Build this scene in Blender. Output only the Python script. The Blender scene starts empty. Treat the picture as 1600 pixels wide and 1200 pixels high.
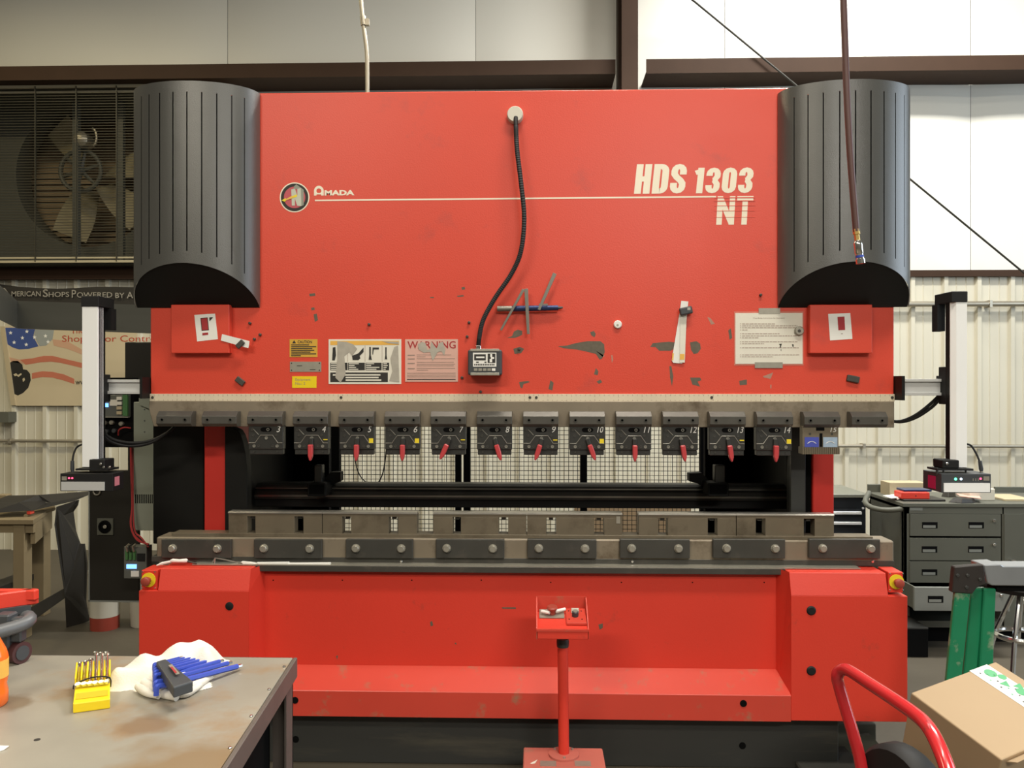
import bpy, bmesh, math, random
from mathutils import Vector, Matrix
random.seed(7)
S = bpy.context.scene
C = S.collection
R = math.radians

# ------------------------------------------------------------------ camera, world, lights
CAMZ, F, YAW = 1.6, 1250.0, R(1.6)
cd = bpy.data.cameras.new('camera'); cam = bpy.data.objects.new('camera', cd); C.objects.link(cam)
cam.location = (0, 0, CAMZ); cam.rotation_euler = (R(90), 0, YAW)
cd.sensor_width = 36; cd.lens = 36 * F / 1600; cd.clip_start = .05; cd.clip_end = 60
S.camera = cam
S.view_settings.view_transform = 'Standard'; S.view_settings.look = 'None'
S.view_settings.gamma = 1; S.view_settings.use_curve_mapping = False
S.view_settings.exposure = 0.0
W = bpy.data.worlds.new('shop_ambience'); S.world = W; W.use_nodes = True
W.node_tree.nodes['Background'].inputs[0].default_value = (1.0, .90, .70, 1)
W.node_tree.nodes['Background'].inputs[1].default_value = .12
def lamp(name, loc, size, power, col=(1, .95, .85), aim=None):
    d = bpy.data.lights.new(name, 'AREA'); d.shape = 'RECTANGLE'; d.size, d.size_y = size
    d.energy = power; d.color = col
    o = bpy.data.objects.new(name, d); C.objects.link(o); o.location = loc
    if aim is not None:
        o.rotation_euler = (Vector(aim) - Vector(loc)).to_track_quat('-Z', 'Y').to_euler()
    return o
lamp('overhead_light', (1.1, 1.3, 6.2), (2.4, .6), 215, (1, .94, .82))
lamp('overhead_light', (.3, 3.0, 6.4), (2.4, .4), 90, (1, .94, .82))
lamp('overhead_light', (-2.6, -2.0, 5.0), (2.4, .6), 250, (1, .91, .75))
lamp('overhead_light', (2.0, -3.4, 4.6), (2.4, .8), 400, (1, .95, .86))
lamp('overhead_light', (3.0, 5.2, 6.2), (2.4, .5), 360, (1, .98, .93))
lamp('overhead_light', (.3, 5.0, 4.6), (1.2, .3), 85, (1, .98, .93))  # added behind the machine to brighten the centre of the back wall
lamp('overhead_light', (-4.8, 4.7, 5.4), (2.0, .4), 100, (1, .86, .54))
lamp('cool_side_light', (7.6, 2.6, 3.2), (4.0, 4.0), 240, (.74, .87, 1.0), (0, 2.6, 3.0))  # unseen cool area light, added for the sheen on the cylinder covers

# ------------------------------------------------------------------ helpers
def at(px, py, Y):
    u, v = (px - 800) / F, (600 - py) / F
    t = Y / (u * math.sin(YAW) + math.cos(YAW))
    return Vector((t * (u * math.cos(YAW) - math.sin(YAW)), Y, CAMZ + t * v))
def ax(px, Y): return at(px, 600, Y).x
def az(py, Y, px=800): return at(px, py, Y).z
WL = {}
def wl(o): return WL[o.name] if o else Vector((0, 0, 0))
def tag(o, label=None, cat=None, group=None, kind=None):
    if label: o['label'] = label
    if cat: o['category'] = cat
    if group: o['group'] = group
    if kind: o['kind'] = kind
    return o
def thing(name, loc, label, cat, group=None):
    o = bpy.data.objects.new(name, None); C.objects.link(o); o.empty_display_size = .05
    o.location = loc; WL[o.name] = Vector(loc)
    return tag(o, label, cat, group)
def link(name, me, mat, parent=None, smooth=False):
    """world-space mesh -> object with its origin at the centre of its bounds"""
    xs = [v.co for v in me.vertices]
    lo = Vector([min(c[i] for c in xs) for i in range(3)]); hi = Vector([max(c[i] for c in xs) for i in range(3)])
    c = (lo + hi) / 2
    me.transform(Matrix.Translation(-c))
    if mat: me.materials.append(mat)
    if smooth:
        for p in me.polygons: p.use_smooth = True
    o = bpy.data.objects.new(name, me); C.objects.link(o); WL[o.name] = c
    o.parent = parent; o.location = c - wl(parent)
    return o
def mesh(name, V, Fc, mat, parent=None, smooth=False, bev=0, seg=1, xf=None, fix=True):
    bm = bmesh.new(); vs = [bm.verts.new(v) for v in V]
    for f in Fc:
        try: bm.faces.new([vs[i] for i in f])
        except ValueError: pass
    if fix: bmesh.ops.recalc_face_normals(bm, faces=bm.faces)
    if bev: bmesh.ops.bevel(bm, geom=[e for e in bm.edges if e.is_manifold and e.calc_face_angle(0) > .5], offset=bev, segments=seg, affect='EDGES', profile=.5)
    if xf: bmesh.ops.transform(bm, matrix=xf, verts=bm.verts)
    me = bpy.data.meshes.new(name); bm.to_mesh(me); bm.free()
    o = link(name, me, mat, parent, smooth)
    if smooth: me.set_sharp_from_angle(angle=R(38))
    return o
BF = [(0, 1, 2, 3), (7, 6, 5, 4), (0, 4, 5, 1), (1, 5, 6, 2), (2, 6, 7, 3), (3, 7, 4, 0)]
def bv(x0, x1, y0, y1, z0, z1):
    return [(x0, y0, z0), (x1, y0, z0), (x1, y1, z0), (x0, y1, z0), (x0, y0, z1), (x1, y0, z1), (x1, y1, z1), (x0, y1, z1)]
def boxes(name, L, mat, parent=None, bev=0, xf=None, seg=1):
    V, Fc = [], []
    for b in L:
        n = len(V); V += bv(*b); Fc += [tuple(i + n for i in f) for f in BF]
    return mesh(name, V, Fc, mat, parent, bev=bev, xf=xf, seg=seg)
def box(name, x0, x1, y0, y1, z0, z1, mat, parent=None, bev=0, xf=None, seg=1):
    return boxes(name, [(min(x0, x1), max(x0, x1), y0, y1, min(z0, z1), max(z0, z1))], mat, parent, bev, xf, seg)
def prect(px0, py0, px1, py1, Y):
    pc = (px0 + px1) / 2
    return ax(px0, Y), ax(px1, Y), az(py1, Y, pc), az(py0, Y, pc)
def pbox(name, px0, py0, px1, py1, Y, depth, mat, parent=None, bev=0, seg=1):
    x0, x1, z0, z1 = prect(px0, py0, px1, py1, Y)
    return box(name, x0, x1, Y, Y + depth, z0, z1, mat, parent, bev, None, seg)
def poly(name, pts, y0, y1, mat, parent=None, bev=0, xf=None, smooth=False):
    """polygon (x, z) pushed from y0 back to y1"""
    n = len(pts)
    V = [(x, y0, z) for x, z in pts] + [(x, y1, z) for x, z in pts]
    Fc = [tuple(range(n)), tuple(range(2 * n - 1, n - 1, -1))] + [(i, (i + 1) % n, n + (i + 1) % n, n + i) for i in range(n)]
    return mesh(name, V, Fc, mat, parent, bev=bev, xf=xf, smooth=smooth)
def ppoly(name, pts, Y, depth, mat, parent=None, bev=0, smooth=False):
    return poly(name, [(at(a, b, Y).x, at(a, b, Y).z) for a, b in pts], Y, Y + depth, mat, parent, bev, None, smooth)
def xprof(name, pts, x0, x1, mat, parent=None, bev=0, xf=None, smooth=False):
    """profile (y, z) run from x0 to x1"""
    n = len(pts)
    V = [(x0, y, z) for y, z in pts] + [(x1, y, z) for y, z in pts]
    Fc = [tuple(range(n)), tuple(range(2 * n - 1, n - 1, -1))] + [(i, (i + 1) % n, n + (i + 1) % n, n + i) for i in range(n)]
    return mesh(name, V, Fc, mat, parent, bev=bev, xf=xf, smooth=smooth)
def curve_pts(P, k=6):
    P = [Vector(p) for p in P]; out = []
    for i in range(len(P) - 1):
        a, b, c, d = P[max(i - 1, 0)], P[i], P[i + 1], P[min(i + 2, len(P) - 1)]
        for j in range(k):
            t = j / k
            out.append(.5 * (2 * b + (c - a) * t + (2 * a - 5 * b + 4 * c - d) * t * t + (3 * b - a - 3 * c + d) * t ** 3))
    return out + [P[-1]]
def tube_data(P, r, n=8, closed=False):
    P = [Vector(p) for p in P]; V, Fc = [], []
    rs = r if isinstance(r, (list, tuple)) else [r] * len(P)
    up = None
    for i, p in enumerate(P):
        if closed: d = P[(i + 1) % len(P)] - P[i - 1]
        else: d = P[min(i + 1, len(P) - 1)] - P[max(i - 1, 0)]
        d.normalize()
        if up is None: up = d.orthogonal().normalized()
        up = (up - d * up.dot(d)).normalized(); s = d.cross(up)
        V += [p + (up * math.cos(2 * math.pi * k / n) + s * math.sin(2 * math.pi * k / n)) * rs[i] for k in range(n)]
    m = len(P)
    for i in range(m if closed else m - 1):
        j = (i + 1) % m
        Fc += [(i * n + k, i * n + (k + 1) % n, j * n + (k + 1) % n, j * n + k) for k in range(n)]
    if not closed: Fc += [tuple(range(n))[::-1], tuple(range((m - 1) * n, m * n))]
    return V, Fc
def tube(name, P, r, mat, parent=None, n=8, k=0, closed=False, xf=None):
    if k: P = curve_pts(P, k)
    V, Fc = tube_data(P, r, n, closed)
    return mesh(name, V, Fc, mat, parent, smooth=True, xf=xf)
def lathe(name, prof, org, axis, mat, parent=None, n=20, smooth=True):
    """profile (radius, along-axis) turned about an axis through org"""
    q = Vector((0, 0, 1)).rotation_difference(Vector(axis)); org = Vector(org); V, Fc = [], []
    for r, h in prof:
        V += [org + q @ Vector((r * math.cos(2 * math.pi * k / n), r * math.sin(2 * math.pi * k / n), h)) for k in range(n)]
    for i in range(len(prof) - 1):
        Fc += [(i * n + k, i * n + (k + 1) % n, (i + 1) * n + (k + 1) % n, (i + 1) * n + k) for k in range(n)]
    Fc += [tuple(range(n))[::-1], tuple(range((len(prof) - 1) * n, len(prof) * n))]
    return mesh(name, V, Fc, mat, parent, smooth=smooth)
def disc(name, c, r, th, mat, parent=None, n=20, bev=0):
    b = bev or th * .2
    return lathe(name, [(r, 0), (r, th - b), (r - b, th)], c, (0, -1, 0), mat, parent, n)
FWD = Vector((0, -1, 0))
_txt = {}
def text_verts(s, bold=0, shear=0, spacing=1):
    key = (s, bold, shear, spacing)
    if key not in _txt:
        cu = bpy.data.curves.new('lettering', 'FONT'); cu.body = s; cu.offset = bold; cu.shear = shear; cu.space_character = spacing; cu.resolution_u = 3
        ob = bpy.data.objects.new('lettering', cu); C.objects.link(ob)
        dg = bpy.context.evaluated_depsgraph_get(); me = bpy.data.meshes.new_from_object(ob.evaluated_get(dg))
        V = [v.co.copy() for v in me.vertices]; Fc = [tuple(p.vertices) for p in me.polygons]
        bpy.data.objects.remove(ob); bpy.data.curves.remove(cu); bpy.data.meshes.remove(me)
        _txt[key] = (V, Fc)
    return _txt[key]
def text(name, s, x0, x1, z0, z1, Y, mat, parent=None, bold=0, shear=0, spacing=1, rot=0):
    """flat lettering filling the rectangle, facing the front; sits .4 mm proud of Y"""
    V, Fc = text_verts(s, bold, shear, spacing)
    a, b = min(v.x for v in V), max(v.x for v in V); c, d = min(v.y for v in V), max(v.y for v in V)
    cx, cz = (x0 + x1) / 2, (z0 + z1) / 2; out = []
    for v in V:
        x = x0 + (v.x - a) / (b - a) * (x1 - x0) - cx; z = z0 + (v.y - c) / (d - c) * (z1 - z0) - cz
        out.append((cx + x * math.cos(rot) - z * math.sin(rot), Y, cz + x * math.sin(rot) + z * math.cos(rot)))
    return mesh(name, out, Fc, mat, parent, fix=False)
def ptext(name, s, px0, py0, px1, py1, Y, mat, parent=None, **k):
    x0, x1, z0, z1 = prect(px0, py0, px1, py1, Y)
    return text(name, s, x0, x1, z0, z1, Y, mat, parent, **k)
def bars(name, rows, Y, mat, parent=None, th=.0004):
    """flat printed lines given as pixel rectangles"""
    return boxes(name, [(*prect(*r, Y)[:2], Y, Y + th, *prect(*r, Y)[2:]) for r in rows], mat, parent)
def dup(root, loc, label=None):
    r = root.copy(); C.objects.link(r); r.location = loc; WL[r.name] = Vector(loc)
    if label: r['label'] = label
    for ch in root.children:
        c = ch.copy(); C.objects.link(c); c.parent = r; WL[c.name] = WL[ch.name] + Vector(loc) - wl(root)
        for g in ch.children:
            d = g.copy(); C.objects.link(d); d.parent = c; WL[d.name] = WL[g.name] + Vector(loc) - wl(root)
    return r

# ------------------------------------------------------------------ materials
def mat(name, col, rough=.5, metal=0, var=.12, scale=6, bump=0, bscale=60, dirt=None, dirt_amt=.0, dscale=2.5, emit=None, est=1, spec=.5, alpha=1, trans=0, coat=0, stretch=None):
    m = bpy.data.materials.new(name); m.use_nodes = True; nt = m.node_tree; p = nt.nodes['Principled BSDF']
    p.inputs['Roughness'].default_value = rough; p.inputs['Metallic'].default_value = metal
    p.inputs['Specular IOR Level'].default_value = spec
    p.inputs['Coat Weight'].default_value = coat
    if trans: p.inputs['Transmission Weight'].default_value = trans
    if alpha < 1: p.inputs['Alpha'].default_value = alpha
    g = nt.nodes.new('ShaderNodeNewGeometry'); src = g.outputs['Position']
    if stretch:
        mp = nt.nodes.new('ShaderNodeMapping'); mp.inputs['Scale'].default_value = stretch
        nt.links.new(src, mp.inputs[0]); src = mp.outputs[0]
    n = nt.nodes.new('ShaderNodeTexNoise'); n.inputs['Scale'].default_value = scale; n.inputs['Detail'].default_value = 5
    nt.links.new(src, n.inputs['Vector'])
    mx = nt.nodes.new('ShaderNodeMix'); mx.data_type = 'RGBA'
    mx.inputs[6].default_value = (*[c * (1 - var) for c in col], 1); mx.inputs[7].default_value = (*[min(1, c * (1 + var)) for c in col], 1)
    nt.links.new(n.outputs['Fac'], mx.inputs[0]); out = mx.outputs[2]
    if dirt:
        n2 = nt.nodes.new('ShaderNodeTexNoise'); n2.inputs['Scale'].default_value = dscale; n2.inputs['Detail'].default_value = 8; n2.inputs['Roughness'].default_value = .65
        nt.links.new(src, n2.inputs['Vector'])
        rp = nt.nodes.new('ShaderNodeMapRange'); rp.inputs[1].default_value = .62 - dirt_amt; rp.inputs[2].default_value = .78 - dirt_amt * .6
        nt.links.new(n2.outputs['Fac'], rp.inputs[0])
        m2 = nt.nodes.new('ShaderNodeMix'); m2.data_type = 'RGBA'; m2.inputs[7].default_value = (*dirt, 1)
        nt.links.new(rp.outputs[0], m2.inputs[0]); nt.links.new(out, m2.inputs[6]); out = m2.outputs[2]
    nt.links.new(out, p.inputs['Base Color'])
    if bump:
        n3 = nt.nodes.new('ShaderNodeTexNoise'); n3.inputs['Scale'].default_value = bscale; n3.inputs['Detail'].default_value = 3
        nt.links.new(g.outputs['Position'], n3.inputs['Vector'])
        b = nt.nodes.new('ShaderNodeBump'); b.inputs['Strength'].default_value = bump; b.inputs['Distance'].default_value = .004
        nt.links.new(n3.outputs['Fac'], b.inputs['Height']); nt.links.new(b.outputs[0], p.inputs['Normal'])
    if emit:
        p.inputs['Emission Color'].default_value = (*emit, 1); p.inputs['Emission Strength'].default_value = est
    return m
M = {}
M['red'] = mat('red_paint', (.66, .062, .032), .40, var=.05, scale=3, bump=.12, bscale=170, dirt=(.50, .06, .04), dirt_amt=.02, dscale=4)
M['redbed'] = mat('red_bed_paint', (.66, .044, .024), .45, var=.06, scale=3, bump=.08, bscale=150, dirt=(.36, .05, .03), dirt_amt=.0, dscale=7)
M['fadedred'] = mat('faded_red_paint', (.50, .14, .105), .5, var=.12, scale=7, dirt=(.32, .20, .14), dirt_amt=.05, dscale=9)
M['redworn'] = mat('worn_red_paint', (.58, .058, .036), .36, var=.08, scale=5, dirt=(.30, .17, .10), dirt_amt=.05, dscale=11)
M['redframe'] = mat('red_frame_paint', (.62, .035, .025), .4, var=.05)
M['cover'] = mat('charcoal_textured_paint', (.066, .066, .060), .32, var=.08, scale=4, bump=.2, bscale=320, spec=.9)
M['black'] = mat('black_paint', (.008, .008, .007), .55, spec=.25, var=.15)
M['slot'] = mat('slot_black', (.003, .003, .003), .8, spec=.1, var=.1)
M['base'] = mat('base_dark_grey_paint', (.035, .036, .033), .5, var=.2, scale=4, dirt=(.07, .065, .05), dirt_amt=.06, dscale=3, stretch=(.4, 1, 3))
M['steel'] = mat('dull_tool_steel', (.175, .145, .10), .42, .3, var=.25, scale=7, dirt=(.09, .07, .045), dirt_amt=.12, dscale=5)
M['steeld'] = mat('dark_oxide_steel', (.062, .060, .052), .42, .25, var=.3, scale=8, dirt=(.10, .09, .075), dirt_amt=.05, dscale=9)
M['rail'] = mat('oily_brown_steel', (.24, .20, .145), .45, .25, var=.25, scale=6, dirt=(.11, .08, .05), dirt_amt=.1, dscale=6)
M['edge'] = mat('bright_steel_and_highlight', (.55, .52, .46), .3, .8, var=.2, scale=20)  # bright steel wire; also paints highlights on the gauge and dies
M['chrome'] = mat('chrome', (.72, .72, .7), .18, 1, var=.05)
M['alu'] = mat('anodised_aluminium', (.62, .63, .62), .42, .35, var=.03, scale=3)
M['aluface'] = mat('white_aluminium_face', (.86, .87, .86), .4, 0, var=.02)
M['holder'] = mat('black_oxide_holder', (.036, .036, .033), .4, .2, var=.3, scale=30, bump=.1, bscale=200)
M['holderbar'] = mat('dark_grey_clamp_bar', (.105, .10, .088), .3, .35, var=.15, scale=30)
M['ridge'] = mat('milled_light_edge', (.26, .25, .215), .35, .3, var=.2, scale=40)
M['lever'] = mat('red_plastic', (.50, .055, .06), .3, var=.05)
M['yellow'] = mat('yellow_tag', (.80, .62, .02), .5, var=.05)
M['cream'] = mat('cream_lettering', (.84, .77, .62), .5, var=.05, scale=12)
M['ruler'] = mat('cream_scale', (.66, .58, .43), .5, var=.12, scale=9)
M['ink'] = mat('black_ink', (.02, .018, .015), .6, var=.1)
M['inkred'] = mat('dark_red_ink', (.36, .02, .025), .6, var=.1)
M['inksoft'] = mat('faded_ink', (.30, .22, .18), .6, var=.2, scale=60)
M['white'] = mat('white_paper', (.80, .79, .74), .7, var=.04)
M['notice'] = mat('sleeved_paper', (.76, .73, .63), .3, var=.06, scale=12)
M['pinkdecal'] = mat('faded_pink_decal', (.66, .40, .33), .5, var=.06, scale=20)
M['caution'] = mat('amber_decal', (.62, .36, .04), .5, var=.08, scale=20)
M['orange'] = mat('orange_band', (.78, .44, .08), .5, var=.06)
M['worn'] = mat('rubbed_bare_metal', (.42, .39, .33), .5, .2, var=.2, scale=40)
M['scuff'] = mat('greenish_bare_scuff', (.115, .095, .065), .6, var=.3, scale=60)
M['scuffl'] = mat('pale_chipped_primer', (.42, .22, .16), .6, var=.2, scale=50)
M['rubber'] = mat('black_rubber', (.010, .010, .010), .6, var=.1, spec=.3)
M['plate'] = mat('engraved_plate', (.38, .36, .30), .4, .5, var=.15, scale=50)
M['concrete'] = mat('shop_concrete', (.078, .066, .046), .6, var=.2, scale=1.7, bump=.1, bscale=30, dirt=(.06, .052, .036), dirt_amt=.08, dscale=1.3)
M['tin'] = mat('beige_wall_sheet', (.60, .565, .45), .45, var=.05, scale=2, stretch=(1, 1, .2))
M['vinyl'] = mat('white_insulation_facing', (.76, .74, .66), .35, var=.03, scale=1.2, bump=.25, bscale=5)
M['brown'] = mat('brown_primer_steel', (.052, .029, .018), .6, spec=.15, var=.12)
M['pipe'] = mat('galvanised_pipe', (.42, .38, .30), .4, .7, var=.1)
M['wire'] = mat('dark_wire', (.03, .028, .022), .5, .3, var=.1)
M['guard'] = mat('olive_guard_wire', (.05, .045, .03), .5, .2, var=.1)
M['fanplate'] = mat('olive_fan_housing', (.075, .075, .06), .55, var=.12)
M['fanblade'] = mat('dusty_tan_blade', (.30, .255, .155), .6, var=.15)
M['louver'] = mat('brown_louver', (.26, .19, .115), .6, var=.2)
M['creampaint'] = mat('cream_frame_paint', (.42, .37, .25), .5, var=.1)
M['hose'] = mat('maroon_hose', (.085, .035, .03), .45, var=.1)
M['brass'] = mat('brass', (.70, .50, .18), .3, .9, var=.08)
M['greyp'] = mat('olive_grey_steel', (.10, .102, .08), .5, var=.08)
M['greyl'] = mat('light_grey_steel', (.20, .21, .19), .48, var=.08)
M['greenpanel'] = mat('grey_green_panel', (.24, .26, .205), .5, var=.05)
M['cabblack'] = mat('cabinet_black', (.020, .018, .014), .5, spec=.3, var=.1)
M['green'] = mat('green_fibreglass', (.008, .19, .085), .45, var=.12, scale=12, dirt=(.42, .40, .30), dirt_amt=.03, dscale=9)
M['card'] = mat('cardboard', (.37, .265, .155), .75, var=.05, scale=5)
M['tape'] = mat('white_tape', (.78, .80, .74), .35, var=.03)
M['tapegreen'] = mat('green_print', (.05, .33, .12), .4, var=.1)
M['truckred'] = mat('glossy_red_tube', (.48, .02, .025), .2, var=.08, scale=20, dirt=(.08, .03, .03), dirt_amt=-.02, dscale=16, coat=.4)
M['tabletop'] = mat('stained_steel_plate', (.27, .25, .205), .42, .1, var=.22, scale=6, dirt=(.27, .17, .085), dirt_amt=.11, dscale=4.5)
M['tableedge'] = mat('rusty_grey_angle', (.14, .12, .105), .5, .4, var=.2, scale=14)
M['glove'] = mat('white_cotton', (.66, .63, .56), .85, var=.05, scale=30, bump=.3, bscale=260)
M['blue'] = mat('blue_sleeve', (.035, .07, .42), .4, var=.08)
M['yplastic'] = mat('yellow_plastic', (.80, .60, .01), .4, var=.04)
M['dgrey'] = mat('dark_grey_plastic', (.045, .05, .055), .5, var=.1)
M['mgrey'] = mat('grey_plastic', (.10, .105, .11), .4, var=.1)
M['orangeliq'] = mat('orange_drink', (.85, .16, .02), .15, var=.05, coat=.3)
M['wood'] = mat('tan_painted_steel', (.22, .17, .095), .6, var=.15, scale=5)
M['darksheet'] = mat('hot_rolled_sheet', (.022, .020, .017), .5, .2, var=.25, scale=5)
M['beam'] = mat('grey_channel_steel', (.10, .10, .088), .42, .5, var=.25, scale=3, stretch=(.4, 1, 2))
M['bannerblack'] = mat('black_banner', (.025, .022, .018), .6, var=.1)
M['bannergrey'] = mat('grey_print', (.30, .28, .24), .6, var=.05)
M['poster'] = mat('cream_poster', (.56, .47, .31), .5, var=.06, scale=3)
M['flagblue'] = mat('flag_blue_print', (.05, .085, .26), .5, var=.25, scale=3)
M['flagred'] = mat('faded_red_print', (.52, .17, .10), .5, var=.12, scale=4)
M['flagredsoft'] = mat('pale_red_print', (.55, .33, .21), .5, var=.08, scale=4)
M['posterred'] = mat('red_print', (.45, .06, .03), .5, var=.05)
M['pcb'] = mat('green_board', (.055, .16, .05), .5, var=.3, scale=90)
M['relay'] = mat('grey_module', (.11, .115, .10), .5, var=.1)
M['ledblue'] = mat('blue_display', (.1, .25, .8), .3, emit=(.18, .42, 1), est=2.2)
M['ledred'] = mat('red_led', (.8, .02, .05), .3, emit=(1, .05, .12), est=5)
M['ledgreen'] = mat('green_led', (.05, .8, .3), .3, emit=(.1, 1, .4), est=4)
M['ledwhite'] = mat('white_led', (.7, .8, .9), .3, emit=(.6, .8, 1), est=1.2)
M['window'] = mat('crimson_lens', (.36, .012, .06), .2, var=.1, emit=(.5, .01, .07), est=.12)
M['windowp'] = mat('pink_lens', (.62, .22, .27), .25, var=.1)
M['wirered'] = mat('red_wire', (.36, .03, .03), .5, var=.1)
M['bucket'] = mat('white_bucket', (.62, .59, .50), .5, var=.06)
M['toolblack'] = mat('navy_black_toolbox', (.012, .015, .02), .35, var=.1)
M['tooltop'] = mat('toolbox_worktop', (.16, .165, .135), .4, var=.1)
M['handle'] = mat('white_drawer_pull', (.80, .82, .84), .3, .2, var=.02)
M['bluesticker'] = mat('blue_sticker', (.07, .09, .42), .35, var=.15, scale=30)
M['palesticker'] = mat('pale_blue_sticker', (.33, .43, .55), .35, var=.25, scale=40)
M['estop'] = mat('estop_red', (.34, .055, .035), .4, var=.1)
M['maroon'] = mat('dark_maroon', (.06, .018, .018), .5, var=.3, scale=20)
M['cardfar'] = mat('brown_kraft', (.36, .25, .14), .8, var=.08, scale=3)
M['tan'] = mat('tan_box', (.46, .38, .24), .7, var=.08)
M['bluepen'] = mat('blue_metal', (.03, .05, .14), .3, .5, var=.2, scale=30)
M['greysteel'] = mat('grey_strip_steel', (.22, .21, .18), .4, .6, var=.15)
M['magnet'] = mat('dark_magnet', (.07, .065, .055), .55, .3, var=.2, scale=60)
M['ladderbar'] = mat('cast_aluminium', (.33, .35, .37), .38, .6, var=.15, scale=8)
M['ladderblack'] = mat('black_bracket', (.022, .018, .016), .5, var=.1)
def stain(m, centre, radius, col, seed):
    nt = m.node_tree; p = nt.nodes['Principled BSDF']; src = p.inputs['Base Color'].links[0].from_socket
    g = nt.nodes.new('ShaderNodeNewGeometry'); d = nt.nodes.new('ShaderNodeVectorMath'); d.operation = 'DISTANCE'; d.inputs[1].default_value = centre
    nt.links.new(g.outputs['Position'], d.inputs[0])
    n = nt.nodes.new('ShaderNodeTexNoise'); n.inputs['Scale'].default_value = 7 + seed; n.inputs['Detail'].default_value = 6; nt.links.new(g.outputs['Position'], n.inputs['Vector'])
    ad = nt.nodes.new('ShaderNodeMath'); ad.operation = 'MULTIPLY_ADD'; ad.inputs[1].default_value = radius * 1.6; nt.links.new(n.outputs['Fac'], ad.inputs[0]); nt.links.new(d.outputs['Value'], ad.inputs[2])
    r = nt.nodes.new('ShaderNodeMapRange'); r.inputs[1].default_value = radius * 1.9; r.inputs[2].default_value = radius * 1.45; r.inputs[4].default_value = .85; nt.links.new(ad.outputs[0], r.inputs[0])
    mx = nt.nodes.new('ShaderNodeMix'); mx.data_type = 'RGBA'; mx.inputs[7].default_value = (*col, 1); nt.links.new(r.outputs[0], mx.inputs[0]); nt.links.new(src, mx.inputs[6])
    nt.links.new(mx.outputs[2], p.inputs['Base Color'])
stain(M['tabletop'], (-.62, 1.42, .9), .17, (.21, .14, .07), 1)
stain(M['tabletop'], (-.80, 1.62, .9), .06, (.20, .13, .075), 5)
stain(M['tabletop'], (-1.15, 1.72, .9), .05, (.16, .12, .075), 9)

# ------------------------------------------------------------------ the setting
YW = 7.6
fl = box('floor', -9, 9, -6, 9, -.1, 0, M['concrete']); tag(fl, 'stained grey concrete shop floor', kind='structure')
wall = bpy.data.objects.new('wall_back', None); C.objects.link(wall); wall.location = (0, YW, 0); WL['wall_back'] = Vector((0, YW, 0))
tag(wall, 'ribbed beige metal wall below white insulated panels', kind='structure')
# ribbed sheets: one piece per rib, pitch .3055
ribs = [3.841 - .3055 * k for k in range(-13, 34)]
V0 = [(-.030, 0), (-.018, -.030), (.018, -.030), (.030, 0), (.100, 0), (.106, -.005), (.112, 0), (.190, 0), (.196, -.005), (.202, 0), (.2755, 0)]
sheet = None
for x in ribs:
    if sheet is None:
        V = []; Fc = []
        for i, (a, b) in enumerate(V0): V += [(x + a, YW + b, 0), (x + a, YW + b, 2.60)]
        for i in range(len(V0) - 1): Fc.append((2 * i, 2 * i + 2, 2 * i + 3, 2 * i + 1))
        sheet = mesh('wall_sheet', V, Fc, M['tin'], wall, fix=False); x00 = x
    else:
        o = sheet.copy(); C.objects.link(o); o.location = sheet.location + Vector((x - x00, 0, 0)); WL[o.name] = WL[sheet.name] + Vector((x - x00, 0, 0))
# backing sheet so that no light leaks, with the fan opening left free
boxes('wall_backing', [(-9, 9, YW + .03, YW + .1, 0, 2.72), (-9, 9, YW + .03, YW + .1, 4.5, 7.4), (-3.2, 9, YW + .03, YW + .1, 2.72, 4.5)], M['brown'], wall)
def vpanel(x0, x1, z0, z1):
    V, Fc = [], []; n = 12
    for i in range(n + 1):
        t = i / n; d = -.03 * (1 - abs(2 * t - 1) ** 5)
        for z in (z0, z1): V.append((x0 + .002 + t * (x1 - x0 - .004), YW + .02 + d, z))
    for i in range(n): Fc.append((2 * i, 2 * i + 2, 2 * i + 3, 2 * i + 1))
    o = mesh('insulation_panel', V, Fc, M['vinyl'], wall, fix=False)
    for p in o.data.polygons: p.use_smooth = True
seams = [-7.7, -5.3, -2.95, -.56, 1.80, 4.09, 6.4, 8.7]
for a, b in zip(seams, seams[1:]):
    if b < -2: vpanel(a, b, 4.5, 7.4)
    else: vpanel(a, b, 2.64, 7.4)
xprof('wall_trim', [(YW - .05, 2.60), (YW + .03, 2.60), (YW + .03, 2.66), (YW - .05, 2.66)], -3.2, 9, M['brown'], wall)
xprof('wall_trim', [(YW - .09, 2.60), (YW + .03, 2.60), (YW + .03, 2.735), (YW - .03, 2.735)], -9, -3.2, M['brown'], wall)
# girts and the column
def girt(x0, x1):
    o = xprof('trim_1', [(YW, 4.40), (YW, 4.42), (7.26, 4.42), (7.26, 4.53), (7.245, 4.53), (7.245, 4.40)], x0, x1, M['brown'])
    return o
g1 = girt(-9, ax(962, 7.24)); tag(g1, 'brown steel wall girt left of the column', kind='structure')
g2 = girt(ax(1010, 7.24), 9); tag(g2, 'brown steel wall girt right of the column', kind='structure')
g2.name = 'trim_2'; WL['trim_2'] = WL[g2.name] if g2.name in WL else Vector()
xa, xb = ax(975, 7.12), ax(997, 7.12)
col = boxes('trim_3', [(xa - .02, xb, 7.12, 7.135, 1.75, 7.4), ((xa + xb) / 2 - .01, (xa + xb) / 2 + .01, 7.135, 7.42, 1.75, 7.4), (xa - .02, xb, 7.42, YW + .04, 1.75, 7.4)], M['brown'])
tag(col, 'brown steel building column behind the red machine', kind='structure')

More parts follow.
